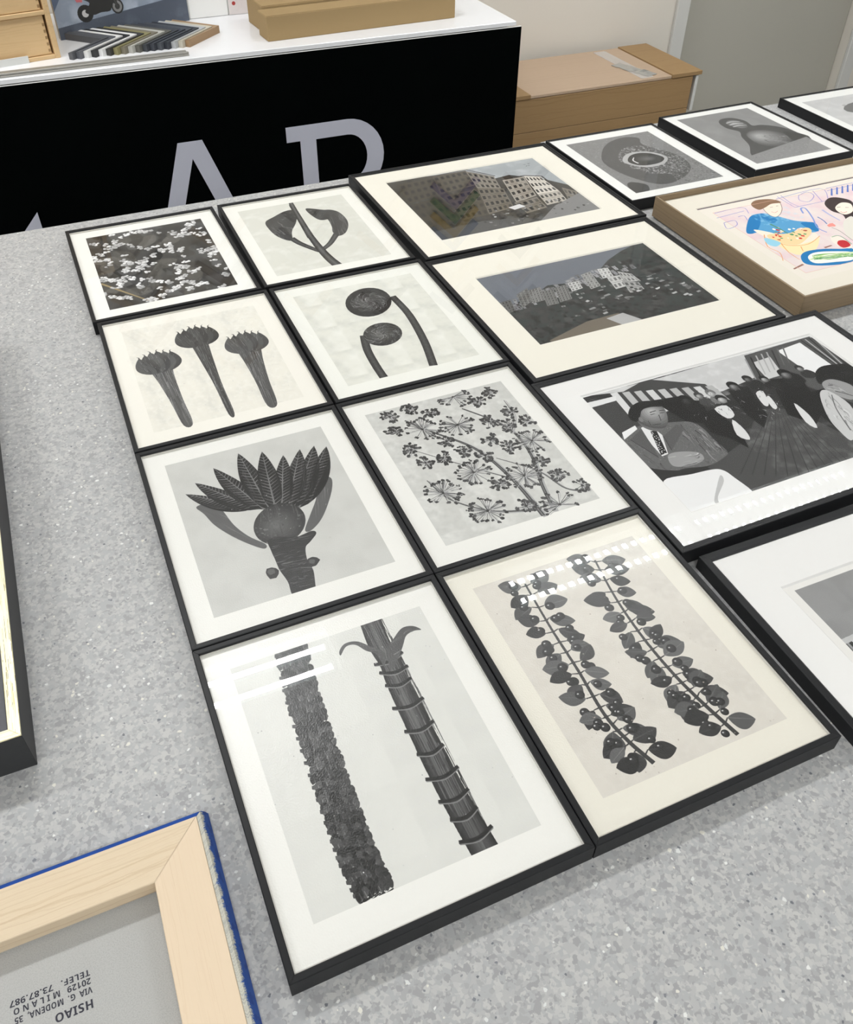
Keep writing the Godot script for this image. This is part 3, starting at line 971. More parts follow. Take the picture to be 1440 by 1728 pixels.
	streaks(cv, f2, px(cv, [1390, 648])[0], px(cv, [1440, 668])[0], 30, 16, 110, 206, 8, 0.05)
	for d in [[1398, 650, 1406, 650, 5], [1410, 660, 1420, 662, 5], [1420, 662, 1440, 668, 4]]:
		line(im, px(cv, [d[0], d[1], d[2], d[3]]), d[4], d[4], grey(50))
	var coat2 := smooth(px(cv, [1384, 664, 1400, 660, 1440, 690, 1440, 742, 1416, 726, 1396, 700]))
	fill(im, coat2, grey(196))
	streaks(cv, coat2, px(cv, [1390, 668])[0], px(cv, [1440, 730])[0], 60, 30, 140, 222, 8, 0.05)
	line(im, smooth(px(cv, [1404, 666, 1412, 690, 1436, 726]), false), 5, 5, grey(96))
	# pale rounded chair back in the foreground
	fill(im, smooth(px(cv, [1120, 812, 1168, 800, 1204, 792, 1222, 794, 1240, 806, 1272, 832, 1250, 842, 1164, 868, 1150, 850])), grey(230))
	fill(im, smooth(px(cv, [1216, 802, 1222, 812, 1212, 838, 1214, 850, 1206, 846, 1210, 822])), grey(188))
	# whatever ran past the image area
	var pc := Color8(233, 232, 230)
	im.fill_rect(Rect2i(0, int(r.end.y), cv.w, cv.h - int(r.end.y)), pc)
	im.fill_rect(Rect2i(0, 0, cv.w, int(r.position.y)), pc)
	im.fill_rect(Rect2i(0, 0, int(r.position.x), cv.h), pc)
	im.fill_rect(Rect2i(int(r.end.x), 0, cv.w - int(r.end.x), cv.h), pc)
	return cv

func pic_eye(o: Node3D) -> Dictionary:
	rng.seed = 24
	var cv := canvas(o, 0.312, 0.382, FT - 0.004, 2000, Color8(238, 238, 235))
	area(cv, -0.122, -0.158, 0.122, 0.156, grey(126))
	var im: Image = cv.img
	var full := uv(cv, [0, 0, 1, 0, 1, 1, 0, 1])
	mottle(cv, full, 1500, 2, 5, 104, 150)
	fill(im, smooth(uv(cv, [0.1, 0.46, 0.22, 0.26, 0.42, 0.1, 0.66, 0.04, 0.8, 0.1, 0.74, 0.24, 0.9, 0.5, 0.86, 0.74, 0.62, 0.9, 0.34, 0.94, 0.16, 0.74])), grey(78))
	mottle(cv, smooth(uv(cv, [0.1, 0.46, 0.22, 0.26, 0.42, 0.1, 0.66, 0.04, 0.8, 0.1, 0.74, 0.24, 0.9, 0.5, 0.86, 0.74, 0.62, 0.9, 0.34, 0.94, 0.16, 0.74])), 500, 2, 6, 62, 96)
	mottle(cv, smooth(uv(cv, [0.28, 0.46, 0.4, 0.3, 0.58, 0.22, 0.8, 0.3, 0.9, 0.5, 0.84, 0.7, 0.6, 0.8, 0.36, 0.72])), 1100, 2, 6, 96, 172)
	var lid := smooth(uv(cv, [0.3, 0.47, 0.42, 0.36, 0.58, 0.34, 0.72, 0.4, 0.78, 0.52, 0.66, 0.62, 0.48, 0.64, 0.36, 0.58]))
	fill(im, lid, grey(176))
	fill(im, smooth(uv(cv, [0.35, 0.48, 0.45, 0.39, 0.58, 0.37, 0.69, 0.42, 0.74, 0.52, 0.64, 0.59, 0.48, 0.6, 0.38, 0.56])), grey(44))
	var ec := uv(cv, [0.55, 0.48])[0]
	soft_ell(im, ec, 66, 46, 0, 40, 104, Vector2(16, 10))
	line(im, smooth(uv(cv, [0.42, 0.54, 0.41, 0.48, 0.46, 0.43]), false), 9, 5, grey(214))
	mottle(cv, uv(cv, [0.6, 0.7, 1, 0.5, 1, 1, 0.5, 1]), 500, 2, 6, 84, 150)
	fill(im, smooth(uv(cv, [0.02, 0.86, 0.1, 0.82, 0.2, 0.9, 0.14, 1, 0.0, 1])), grey(58))
	im.fill_rect(Rect2i(0, int(cv.rect.end.y), cv.w, 60), Color8(238, 238, 235))
	im.fill_rect(Rect2i(0, 0, int(cv.rect.position.x), cv.h), Color8(238, 238, 235))
	return cv

func pic_figures(o: Node3D) -> Dictionary:
	rng.seed = 25
	var cv := canvas(o, 0.306, 0.382, FT - 0.004, 2000, Color8(238, 238, 235))
	area(cv, -0.119, -0.166, 0.119, 0.156, grey(136))
	var im: Image = cv.img
	cloud(cv, cv.rect, grey(156), 0.5, 0.004, 111)
	# two plain draped forms, one above the other, on a pale slab
	fill(im, smooth(uv(cv, [0.36, 0.32, 0.38, 0.2, 0.48, 0.13, 0.62, 0.14, 0.7, 0.24, 0.68, 0.35, 0.8, 0.37, 0.95, 0.48, 1.0, 0.62, 1.0, 0.76, 0.5, 0.88, 0.1, 0.88, 0.26, 0.68, 0.34, 0.52, 0.42, 0.42])), grey(78))
	var upper := smooth(uv(cv, [0.44, 0.26, 0.5, 0.19, 0.6, 0.19, 0.64, 0.28, 0.6, 0.36, 0.5, 0.36]))
	var cu := uv(cv, [0.545, 0.275])[0]
	clipped(cv, upper, func(t: Image, off: Vector2): soft_ell(t, cu - off, 70, 76, 0, 92, 176, Vector2(-10, -14)))
	for k in 6:
		line(im, smooth(uv(cv, [0.45, 0.225 + k * 0.022, 0.54, 0.21 + k * 0.024, 0.63, 0.235 + k * 0.022]), false), 6, 4, grey(198 if k % 2 == 0 else 84))
	var lower := smooth(uv(cv, [0.38, 0.62, 0.43, 0.5, 0.56, 0.44, 0.72, 0.48, 0.84, 0.6, 0.82, 0.74, 0.68, 0.8, 0.5, 0.78, 0.4, 0.72]))
	var cl := uv(cv, [0.6, 0.62])[0]
	clipped(cv, lower, func(t: Image, off: Vector2): soft_ell(t, cl - off, 130, 130, 0, 84, 178, Vector2(-30, -40)))
	streaks(cv, lower, uv(cv, [0.56, 0.56])[0], uv(cv, [0.78, 0.76])[0], 50, 26, 84, 150, 7, 0.12)
	fill(im, smooth(uv(cv, [0.84, 0.6, 0.9, 0.56, 1.0, 0.66, 1.0, 0.78, 0.8, 0.8])), grey(66))
	fill(im, uv(cv, [0, 0.87, 1, 0.72, 1, 1, 0, 1]), grey(140))
	mottle(cv, uv(cv, [0, 0.89, 1, 0.76, 1, 1, 0, 1]), 400, 2, 5, 124, 158)
	return cv

func pic_herd(o: Node3D) -> Dictionary:
	rng.seed = 26
	var cv := canvas(o, 0.35, 0.382, FT - 0.004, 2000, Color8(238, 238, 235))
	area(cv, -0.138, -0.15, 0.14, 0.15, grey(196))
	var im: Image = cv.img
	cloud(cv, cv.rect, grey(214), 0.7, 0.008, 121)
	# dappled animals behind a rail
	for d in [[0.5, 0.3, 0.26, 0.12], [0.74, 0.2, 0.2, 0.1], [0.34, 0.56, 0.14, 0.05], [0.8, 0.5, 0.2, 0.08]]:
		var c := uv(cv, [d[0], d[1]])[0]
		ell(im, c, d[2] * cv.rect.size.x, d[3] * cv.rect.size.y, -0.2, grey(108))
		for k in 14:
			blob(im, c + Vector2(rng.randf_range(-1, 1) * d[2] * 460, rng.randf_range(-1, 1) * d[3] * 460), rng.randf_range(10, 26), grey(rng.randi_range(70, 220)), 0.5)
		for k in 4:
			line(im, PackedVector2Array([c + Vector2(-80 + k * 52, 30), c + Vector2(-92 + k * 52, 120)]), 14, 8, grey(96))
	for v in [0.62, 0.7, 0.84]:
		line(im, uv(cv, [0, v + 0.06, 1, v - 0.1]), 9, 12, grey(132))
		line(im, uv(cv, [0, v + 0.085, 1, v - 0.075]), 5, 6, grey(226))
	mottle(cv, uv(cv, [0, 0.88, 1, 0.72, 1, 1, 0, 1]), 300, 3, 9, 130, 206)
	for e in [Rect2i(0, 0, cv.w, int(cv.rect.position.y)), Rect2i(0, int(cv.rect.end.y), cv.w, 200), Rect2i(0, 0, int(cv.rect.position.x), cv.h), Rect2i(int(cv.rect.end.x), 0, 200, cv.h)]:
		im.fill_rect(e, Color8(238, 238, 235))
	return cv

func pic_watercolour(o: Node3D) -> Dictionary:
	rng.seed = 27
	var cv := canvas(o, 0.52, 0.39, 0.0335, 2800, Color8(228, 221, 210))
	area(cv, -0.219, -0.147, 0.224, 0.147, Color8(226, 212, 210))
	var im: Image = cv.img
	cloud(cv, cv.rect, Color8(222, 190, 200), 0.9, 0.006, 131)
	cloud(cv, cv.rect, Color8(232, 224, 214), 0.6, 0.012, 132)
	var blue := Color8(42, 120, 178)
	var lilac := Color8(146, 138, 196)
	var ink := Color8(84, 66, 70)
	var orange := Color8(226, 160, 100)
	# wall things in lilac line: a shelf, a window with curtains, pans on a rail
	for l in [[1206, 360, 1252, 350, 1264, 360], [1210, 368, 1256, 356], [1222, 376, 1240, 372, 1244, 380, 1228, 386, 1222, 376], [1246, 366, 1256, 364, 1262, 372], [1310, 336, 1384, 318, 1398, 336], [1312, 332, 1342, 350], [1318, 330, 1334, 342, 1348, 348], [1342, 350, 1398, 338], [1348, 330, 1362, 324, 1374, 330, 1366, 340, 1350, 338, 1348, 330], [1372, 322, 1388, 340], [1394, 318, 1440, 308], [1396, 322, 1440, 312]]:
		line(im, smooth(px(cv, l), false, 4), 5, 4, lilac)
	for k in 5:
		line(im, px(cv, [1404 + k * 9, 318 - k * 2, 1404 + k * 9, 330 - k * 2]), 9, 12, Color8(92, 116, 186))
	# person in a blue shirt holding a bowl of food, drawn with a plain face
	fill(im, smooth(px(cv, [1262, 378, 1270, 364, 1288, 360, 1310, 364, 1340, 372, 1372, 376, 1382, 388, 1370, 392, 1352, 384, 1330, 396, 1300, 396, 1282, 392, 1264, 394])), Color8(90, 156, 200))
	fill(im, smooth(px(cv, [1260, 384, 1266, 366, 1280, 362, 1284, 376, 1276, 392, 1262, 394])), blue)
	fill(im, smooth(px(cv, [1284, 360, 1300, 366, 1312, 370, 1306, 376, 1290, 372])), blue)
	fill(im, smooth(px(cv, [1352, 376, 1376, 376, 1382, 390, 1366, 386])), blue)
	cloud(cv, Rect2(px(cv, [1262, 362])[0], Vector2(300, 170)), Color8(190, 222, 236), 0.55, 0.02, 133)
	var face := smooth(px(cv, [1288, 350, 1300, 342, 1314, 340, 1320, 350, 1318, 360, 1310, 366, 1298, 362]))
	fill(im, face, Color8(244, 226, 210))
	line(im, face, 3, 3, ink)
	fill(im, smooth(px(cv, [1268, 344, 1276, 338, 1296, 336, 1312, 338, 1318, 342, 1302, 344, 1292, 350, 1282, 354, 1272, 350])), Color8(136, 106, 84))
	line(im, px(cv, [1300, 350, 1305, 349]), 4, 3, ink)
	line(im, px(cv, [1310, 348, 1314, 347]), 4, 3, ink)
	line(im, smooth(px(cv, [1302, 357, 1308, 359, 1313, 356]), false), 3, 2, Color8(190, 90, 80))
	fill(im, smooth(px(cv, [1272, 388, 1300, 392, 1320, 398, 1360, 402, 1374, 392, 1382, 402, 1370, 412, 1340, 414, 1306, 406])), Color8(244, 226, 210))
	fill(im, smooth(px(cv, [1296, 396, 1330, 394, 1360, 384, 1370, 392, 1350, 412, 1324, 412, 1304, 406])), Color8(240, 208, 160))
	for k in 40:
		var p := px(cv, [1304 + rng.randf() * 56, 384 + rng.randf() * 22])[0]
		blob(im, p, rng.randf_range(5, 12), [Color8(204, 62, 54), Color8(92, 150, 104), Color8(240, 196, 160), Color8(176, 92, 70), Color8(250, 240, 224)][rng.randi() % 5])
	line(im, smooth(px(cv, [1300, 378, 1316, 386, 1330, 394]), false), 14, 7, Color8(84, 142, 112))
	fill(im, smooth(px(cv, [1308, 408, 1340, 414, 1378, 404, 1384, 396, 1378, 420, 1352, 430, 1330, 424])), Color8(246, 222, 176))
	for l in [[1300, 404, 1330, 414, 1364, 412, 1384, 398], [1318, 410, 1332, 426, 1350, 438], [1352, 416, 1356, 424], [1290, 396, 1296, 416, 1316, 426, 1322, 440]]:
		line(im, smooth(px(cv, l), false, 4), 6, 4, orange)
	fill(im, smooth(px(cv, [1290, 402, 1304, 404, 1318, 410, 1310, 416, 1296, 412])), Color8(150, 202, 222))
	# platter with long greens, another dish, cutlery
	fill(im, smooth(px(cv, [1352, 432, 1362, 424, 1390, 420, 1420, 420, 1440, 420, 1440, 440, 1420, 446, 1380, 448, 1358, 444])), blue)
	fill(im, smooth(px(cv, [1364, 434, 1376, 426, 1410, 424, 1440, 426, 1440, 438, 1410, 442, 1376, 444])), Color8(244, 242, 232))
	for k in 16:
		line(im, smooth(px(cv, [1366 + rng.randf() * 10, 430 + rng.randf() * 9, 1400, 428 + rng.randf() * 10, 1440, 424 + rng.randf() * 12]), false, 4), 6, 4, [Color8(120, 176, 96), Color8(84, 148, 96), Color8(190, 216, 150)][k % 3])
	fill(im, smooth(px(cv, [1402, 400, 1414, 398, 1432, 408, 1438, 418, 1424, 418, 1408, 410])), Color8(238, 226, 214))
	fill(im, smooth(px(cv, [1416, 406, 1428, 406, 1436, 414, 1424, 418, 1414, 412])), Color8(190, 52, 58))
	line(im, smooth(px(cv, [1404, 400, 1418, 398, 1438, 412]), false), 5, 5, Color8(86, 148, 108))
	line(im, smooth(px(cv, [1356, 360, 1352, 352, 1360, 352, 1372, 368, 1380, 384, 1396, 392]), false, 5), 11, 8, Color8(130, 150, 206))
	line(im, smooth(px(cv, [1388, 354, 1400, 362, 1418, 372]), false, 4), 16, 9, Color8(176, 178, 212))
	line(im, smooth(px(cv, [1380, 366, 1390, 372, 1396, 378]), false, 4), 8, 6, Color8(66, 110, 170))
	blob(im, px(cv, [1404, 380])[0], 26, Color8(232, 150, 140))
	# dark-haired person with a pale jacket, plain face
	fill(im, smooth(px(cv, [1392, 344, 1400, 334, 1420, 334, 1440, 342, 1440, 368, 1430, 372, 1422, 362, 1404, 356])), Color8(66, 56, 56))
	fill(im, smooth(px(cv, [1410, 350, 1420, 342, 1436, 344, 1440, 356, 1428, 362, 1416, 358])), Color8(246, 230, 216))
	for d in [[1413, 350, 1419, 349], [1427, 350, 1433, 350]]:
		line(im, px(cv, d), 5, 3, ink)
	line(im, smooth(px(cv, [1419, 357, 1424, 359, 1430, 357]), false), 4, 3, Color8(196, 84, 80))
	fill(im, smooth(px(cv, [1424, 374, 1440, 366, 1440, 402, 1428, 396])), Color8(222, 218, 208))
	line(im, smooth(px(cv, [1404, 384, 1418, 390, 1440, 406]), false), 5, 4, Color8(150, 140, 134))
	for l in [[1356, 446, 1340, 454], [1392, 418, 1404, 414]]:
		line(im, px(cv, l), 14, 10, Color8(150, 108, 96))
	# more of the same table beyond what the photograph shows
	for k in 7:
		var c := uv(cv, [0.62 + 0.36 * rng.randf(), 0.55 + 0.35 * rng.randf()])[0]
		ell(im, c, 70, 40, 0.1, [blue, Color8(236, 196, 140), Color8(150, 202, 222)][k % 3], 20)
		ell(im, c, 54, 29, 0.1, Color8(246, 240, 228), 20)
	# thin drawn border
	var r: Rect2 = cv.rect
	for e in [[0, 0, 1, 0], [1, 0, 1, 1], [1, 1, 0, 1], [0, 1, 0, 0]]:
		line(im, uv(cv, e), 3, 3, Color8(222, 178, 160))
	var pc := Color8(228, 221, 210)
	im.fill_rect(Rect2i(0, int(r.end.y) + 2, cv.w, 200), pc)
	im.fill_rect(Rect2i(int(r.end.x) + 2, 0, 200, cv.h), pc)
	return cv

func pic_terrace(o: Node3D) -> Dictionary:
	rng.seed = 28
	var cv := canvas(o, 0.42, 0.29, 0.0155, 2600, Color8(228, 226, 222))
	area(cv, -0.192, -0.1307, 0.19, 0.128, grey(146))
	var im: Image = cv.img
	cloud(cv, cv.rect, grey(132), 0.6, 0.004, 141)
	fill(im, uv(cv, [0, 0.36, 1, 0.3, 1, 1, 0, 1]), grey(58))
	mottle(cv, uv(cv, [0, 0.5, 1, 0.44, 1, 1, 0, 1]), 300, 4, 12, 30, 110)
	fill(im, uv(cv, [0, 0.33, 1, 0.27, 1, 0.3, 0, 0.36]), grey(188))
	fill(im, uv(cv, [0, 0.46, 1, 0.40, 1, 0.43, 0, 0.49]), grey(170))
	for k in 44:
		var u := k / 44.0
		line(im, uv(cv, [u + 0.008, 0.36 - 0.06 * u, u + 0.008, 0.47 - 0.06 * u]), 9, 9, grey(214 if k % 6 else 150))
	for k in 10:
		var p := uv(cv, [0.04 + k * 0.1, 0.53 - k * 0.006])[0]
		ell(im, p, 16, 22, 0, grey(196), 12)
	blob(im, uv(cv, [0.4, 0.2])[0], 22, grey(224), 0.5)
	blob(im, uv(cv, [0.42, 0.28])[0], 16, grey(214), 0.5)
	im.fill_rect(Rect2i(0, int(cv.rect.end.y), cv.w, 100), Color8(228, 226, 222))
	return cv

func pic_motorbike(w: float, h: float) -> Image:
	rng.seed = 29
	var cv := {"img": Image.create_empty(640, 420, false, Image.FORMAT_RGBA8), "w": 640, "h": 420, "rect": Rect2(0, 0, 640, 420)}
	var im: Image = cv.img
	im.fill(Color8(148, 160, 178))
	cloud(cv, cv.rect, Color8(196, 206, 220), 0.8, 0.006, 151)
	fill(im, PackedVector2Array([Vector2(0, 369), Vector2(501, 316), Vector2(640, 300), Vector2(640, 420), Vector2(0, 420)]), Color8(84, 92, 106))
	cloud(cv, Rect2(0, 340, 640, 80), Color8(120, 128, 142), 0.5, 0.01, 152)
	fill(im, PackedVector2Array([Vector2(0, 0), Vector2(90, 0), Vector2(60, 220), Vector2(0, 300)]), Color8(92, 106, 130))
	blob(im, Vector2(118, 262), 18, Color8(206, 110, 116))
	ell(im, Vector2(139, 324), 37, 37, 0, grey(40), 24)
	ell(im, Vector2(139, 324), 16, 16, 0, grey(206), 20)
	ell(im, Vector2(295, 312), 29, 32, 0, grey(44), 24)
	ell(im, Vector2(295, 312), 22, 25, 0, grey(140), 20)
	ell(im, Vector2(295, 312), 12, 13, 0, grey(60), 20)
	fill(im, smooth(PackedVector2Array([Vector2(140, 318), Vector2(168, 284), Vector2(136, 262), Vector2(160, 250), Vector2(206, 256), Vector2(236, 220), Vector2(280, 244), Vector2(300, 310), Vector2(276, 296), Vector2(258, 326), Vector2(214, 328), Vector2(176, 334)])), grey(46))
	line(im, PackedVector2Array([Vector2(270, 236), Vector2(296, 312)]), 10, 7, grey(70))
	return im

func pic_fruit() -> Image:
	rng.seed = 30
	var cv := {"img": Image.create_empty(256, 256, false, Image.FORMAT_RGBA8), "w": 256, "h": 256, "rect": Rect2(0, 0, 256, 256)}
	var im: Image = cv.img
	im.fill(Color8(226, 218, 216))
	cloud(cv, cv.rect, Color8(214, 200, 198), 0.6, 0.01, 161)
	for d in [[210, 205, 26, Color8(190, 120, 60)], [170, 200, 18, Color8(206, 160, 130)], [110, 203, 10, Color8(180, 90, 96)], [24, 216, 8, Color8(168, 60, 56)], [236, 190, 20, Color8(150, 84, 44)]]:
		ell(im, Vector2(d[0], d[1]), d[2], d[2] * 0.9, 0, d[3], 16)
	return im

# ------------------------------------------------------------------ speckled vinyl of the table tops
func table_tex() -> ImageTexture:
	rng.seed = 5
	var n := 2048
	var im := Image.create_empty(n, n, false, Image.FORMAT_RGB8)
	im.fill(Color8(172, 173, 174))
	var tones := [Color8(183, 183, 182), Color8(176, 176, 176), Color8(166, 166, 167), Color8(157, 157, 158), Color8(187, 187, 185), Color8(171, 172, 173)]
	for pass_ in [[15000, 10.0, 24.0], [17000, 6.0, 15.0], [9000, 3.0, 8.0]]:
		for k in pass_[0]:
			_chip(im, n, rng.randf_range(pass_[1], pass_[2]), tones[rng.randi() % tones.size()])
	for k in 520:
		_chip(im, n, rng.randf_range(3.0, 10.0), [Color8(222, 223, 220), Color8(212, 214, 212), Color8(216, 214, 204)][rng.randi() % 3])
	for k in 420:
		_chip(im, n, rng.randf_range(2.5, 8.0), [Color8(126, 129, 134), Color8(112, 115, 120), Color8(138, 140, 144)][rng.randi() % 3])
	return ImageTexture.create_from_image(im)

func _chip(im: Image, n: int, r: float, col: Color) -> void:
	var c := Vector2(rng.randf() * n, rng.randf() * n)
	var p := PackedVector2Array()
	var e := rng.randf_range(0.6, 1.0)
	var t := rng.randf() * TAU
	var seg := 5 + rng.randi() % 3
	for k in seg:
		var v := Vector2.from_angle(TAU * (k + rng.randf_range(-0.25, 0.25)) / seg) * r * rng.randf_range(0.55, 1.15)
		v.y *= e
		p.append(c + v.rotated(t))
	fill(im, p, col)
	var m := r * 1.2
	if c.x < m or c.y < m or c.x > n - m or c.y > n - m:
		for dx in [-n, 0, n]:
			for dy in [-n, 0, n]:
				if (dx != 0 or dy != 0) and c.x + dx > -m and c.x + dx < n + m and c.y + dy > -m and c.y + dy < n + m:
					var q := PackedVector2Array()
					for v in p:
						q.append(v + Vector2(dx, dy))
					fill(im, q, col)

# ------------------------------------------------------------------ builders of things
const RAIL := [[0.0, 0.0], [0.0, 0.0255], [0.0009, 0.0264], [0.0064, 0.0264], [0.0072, 0.0257], [0.0072, 0.0]]
const RAIL_STEP := [[0.0, 0.0], [0.0, 0.0256], [0.0008, 0.0264], [0.0042, 0.0264], [0.0055, 0.0249], [0.0102, 0.0249], [0.011, 0.0241], [0.011, 0.0]]
const RAIL_SLIM := [[0.0, 0.0], [0.0, 0.0258], [0.0006, 0.0264], [0.0034, 0.0264], [0.004, 0.0258], [0.004, 0.0]]

func prof(a: Array) -> PackedVector2Array:
	var p := PackedVector2Array()
	for v in a:
		p.append(Vector2(v[0], v[1]))
	return p

func rails(o: Node3D, w: float, l: float, p: Array, m: Material, called := "rail") -> void:
	for side in 4:
		part(called, rail_mesh(w, l, prof(p), side), m, o)

func glass(o: Node3D, w: float, l: float, y: float, coated := false) -> void:
	var st := new_st()
	quad(st, Vector3(-w / 2, 0, -l / 2), Vector3(w / 2, 0, -l / 2), Vector3(w / 2, 0, l / 2), Vector3(-w / 2, 0, l / 2), Vector3.UP)
	part("glass", st.commit(), M.coated_glass if coated else M.glass, o, Vector3(0, y, 0))

func backing(o: Node3D, w: float, l: float, y: float) -> void:
	part("backing_board", sheet_mesh(w, l, 0.003), M.board, o, Vector3(0, y - 0.0032, 0))

# 32 x 40 cm black frame: glass, pale spacer strips, sheet with a plant study
func plant_frame(x: float, z: float, deg: float, label: String, pic: Callable, rough: float, spec: float, coated: bool) -> void:
	var o := thing("picture_frame", label, "picture frame", Vector3(x, TT, z), deg_to_rad(deg), "black frames with plant studies in two columns")
	var w := 0.3165
	var l := 0.396
	rails(o, w, l, RAIL, M.black_wood)
	var y := FT - 0.0066
	for side in 4:
		part("spacer", rail_mesh(w, l, prof([[0.0073, y], [0.0073, 0.0228], [0.0086, 0.0228], [0.0086, y]]), side), M.spacer, o)
	var cv: Dictionary = pic.call(o)
	part("print", sheet_mesh(0.3018, 0.3813, 0.0006), paper_mat(cv, rough, spec, coated), o, Vector3(0, y - 0.0006, 0))
	backing(o, 0.3018, 0.3813, y - 0.0006)
	glass(o, 0.3018, 0.3813, 0.0244, coated)

func matted_frame(called: String, x: float, z: float, deg: float, w: float, l: float, label: String, group: String, p: Array, win: Rect2, mat_m: Material, pic: Callable, sheet: Vector2, in_: float, coated := false) -> void:
	var o := thing(called, label, "picture frame", Vector3(x, TT, z), deg_to_rad(deg), group)
	rails(o, w, l, p, M.black_wood)
	var y := FT - 0.0066
	var cv: Dictionary = pic.call(o)
	part("print", sheet_mesh(sheet.x, sheet.y, 0.0006), paper_mat(cv, 0.55, 0.28, false), o, Vector3(0, y - 0.0006, 0))
	part("mat_board", mat_mesh(w - in_ * 2, l - in_ * 2, win, 0.0022, 0.0022), mat_m, o, Vector3(0, y + 0.0001, 0))
	backing(o, w - in_ * 2, l - in_ * 2, y - 0.0006)
	glass(o, w - in_ * 2, l - in_ * 2, 0.0238, coated)

func slim_frame(x: float, z: float, deg: float, w: float, label: String, pic: Callable) -> void:
	var o := thing("picture_frame", label, "picture frame", Vector3(x, TT, z), deg_to_rad(deg), "slim black frames along the back of the table")
	var l := 0.396
	rails(o, w, l, RAIL_SLIM, M.black_wood)
	var y := FT - 0.004
	var cv: Dictionary = pic.call(o)
	part("print", sheet_mesh(w - 0.0084, l - 0.0084, 0.0006), paper_mat(cv, 0.55, 0.28, false), o, Vector3(0, y - 0.0006, 0))
	backing(o, w - 0.0084, l - 0.0084, y - 0.0006)
	glass(o, w - 0.0084, l - 0.0084, 0.0252)

func table(x0: float, x1: float, z0: float, z1: float, label: String) -> void:
	var o := thing("work_table", label, "table", Vector3((x0 + x1) / 2, 0, (z0 + z1) / 2))
	var w := x1 - x0
	var l := z1 - z0
	var st := new_st()
	cbox(st, Vector3(w, 0.03, l), 0.0015)
	part("table_board", st.commit(), M.table_edge, o, Vector3(0, TT - 0.0312, 0))
	# vinyl covering, laid to the edges
	st = new_st()
	var k := 0.66
	var a := Vector3(-w / 2, 0.0012, -l / 2)
	var b := Vector3(w / 2, 0.0012, l / 2)
	var ua := Vector2(x0, z0) / k
	var ub := Vector2(x1, z1) / k
	quad(st, a, Vector3(b.x, a.y, a.z), b, Vector3(a.x, a.y, b.z), Vector3.UP, [ua, Vector2(ub.x, ua.y), ub, Vector2(ua.x, ub.y)])
	var d := Vector3(0, -0.0012, 0)
	for e in [[a, Vector3(b.x, a.y, a.z), Vector3.FORWARD], [Vector3(a.x, a.y, b.z), b, Vector3.BACK], [a, Vector3(a.x, a.y, b.z), Vector3.LEFT], [Vector3(b.x, a.y, a.z), b, Vector3.RIGHT]]:
		quad(st, e[0], e[1], e[1] + d, e[0] + d, e[2], [Vector2(0, 0), Vector2(1, 0), Vector2(1, 0.002), Vector2(0, 0.002)])
	part("vinyl_top", st.commit(), M.vinyl, o, Vector3(0, TT - 0.0012, 0))
	for sx in [-1, 1]:
		for sz in [-1, 1]:
			part("leg", box_mesh(Vector3(0.06, TT - 0.0312, 0.06), 0.004), M.table_edge, o, Vector3(sx * (w / 2 - 0.08), 0, sz * (l / 2 - 0.08)))
		part("apron", box_mesh(Vector3(w - 0.22, 0.08, 0.02), 0.001), M.table_edge, o, Vector3(0, TT - 0.1112, sx * (l / 2 - 0.08)))

# two mitred arms of moulding, tip at the origin pointing to +x
func corner_mesh(a: float, w: float, h: float, s: float) -> ArrayMesh:
	var q := w / sqrt(2.0)
	var st := new_st()
	var p := [Vector2(0, 0), Vector2(-a, a * s), Vector2(-a - q, (a - q) * s), Vector2(-q * 2.0, 0)]
	var lip := 0.22
	var up := func(v: Vector2, y: float) -> Vector3: return Vector3(v.x, y, v.y)
	# outer lip stands a little higher than the sight edge
	var r0: Vector2 = p[0].lerp(p[3], lip)
	var r1: Vector2 = p[1].lerp(p[2], lip)
	quad(st, up.call(p[0], h), up.call(p[1], h), up.call(r1, h), up.call(r0, h), Vector3.UP)
	quad(st, up.call(r0, h), up.call(r1, h), up.call(p[2], h * 0.86), up.call(p[3], h * 0.86), Vector3.UP)
	quad(st, up.call(p[0], 0), up.call(p[1], 0), up.call(p[2], 0), up.call(p[3], 0), Vector3.DOWN)
	quad(st, up.call(p[0], 0), up.call(p[1], 0), up.call(p[1], h), up.call(p[0], h), Vector3(1, 0, s))
	quad(st, up.call(p[3], 0), up.call(p[2], 0), up.call(p[2], h * 0.86), up.call(p[3], h * 0.86), Vector3(-1, 0, -s))
	quad(st, up.call(p[1], 0), up.call(p[2], 0), up.call(p[2], h * 0.86), up.call(p[1], h), Vector3(-1, 0, s))
	return st.commit()

func corner_sample(at: Vector3, m: Material, label: String, group: String, meshes: Array, upright := false) -> void:
	var o := thing("moulding_corner_sample", label, "moulding sample", at, 0.0, group)
	for k in 2:
		part("moulding_arm", meshes[k], m, o)
	if upright:
		o.basis = Basis(Vector3.RIGHT, PI / 2) * Basis(Vector3.UP, PI / 2)

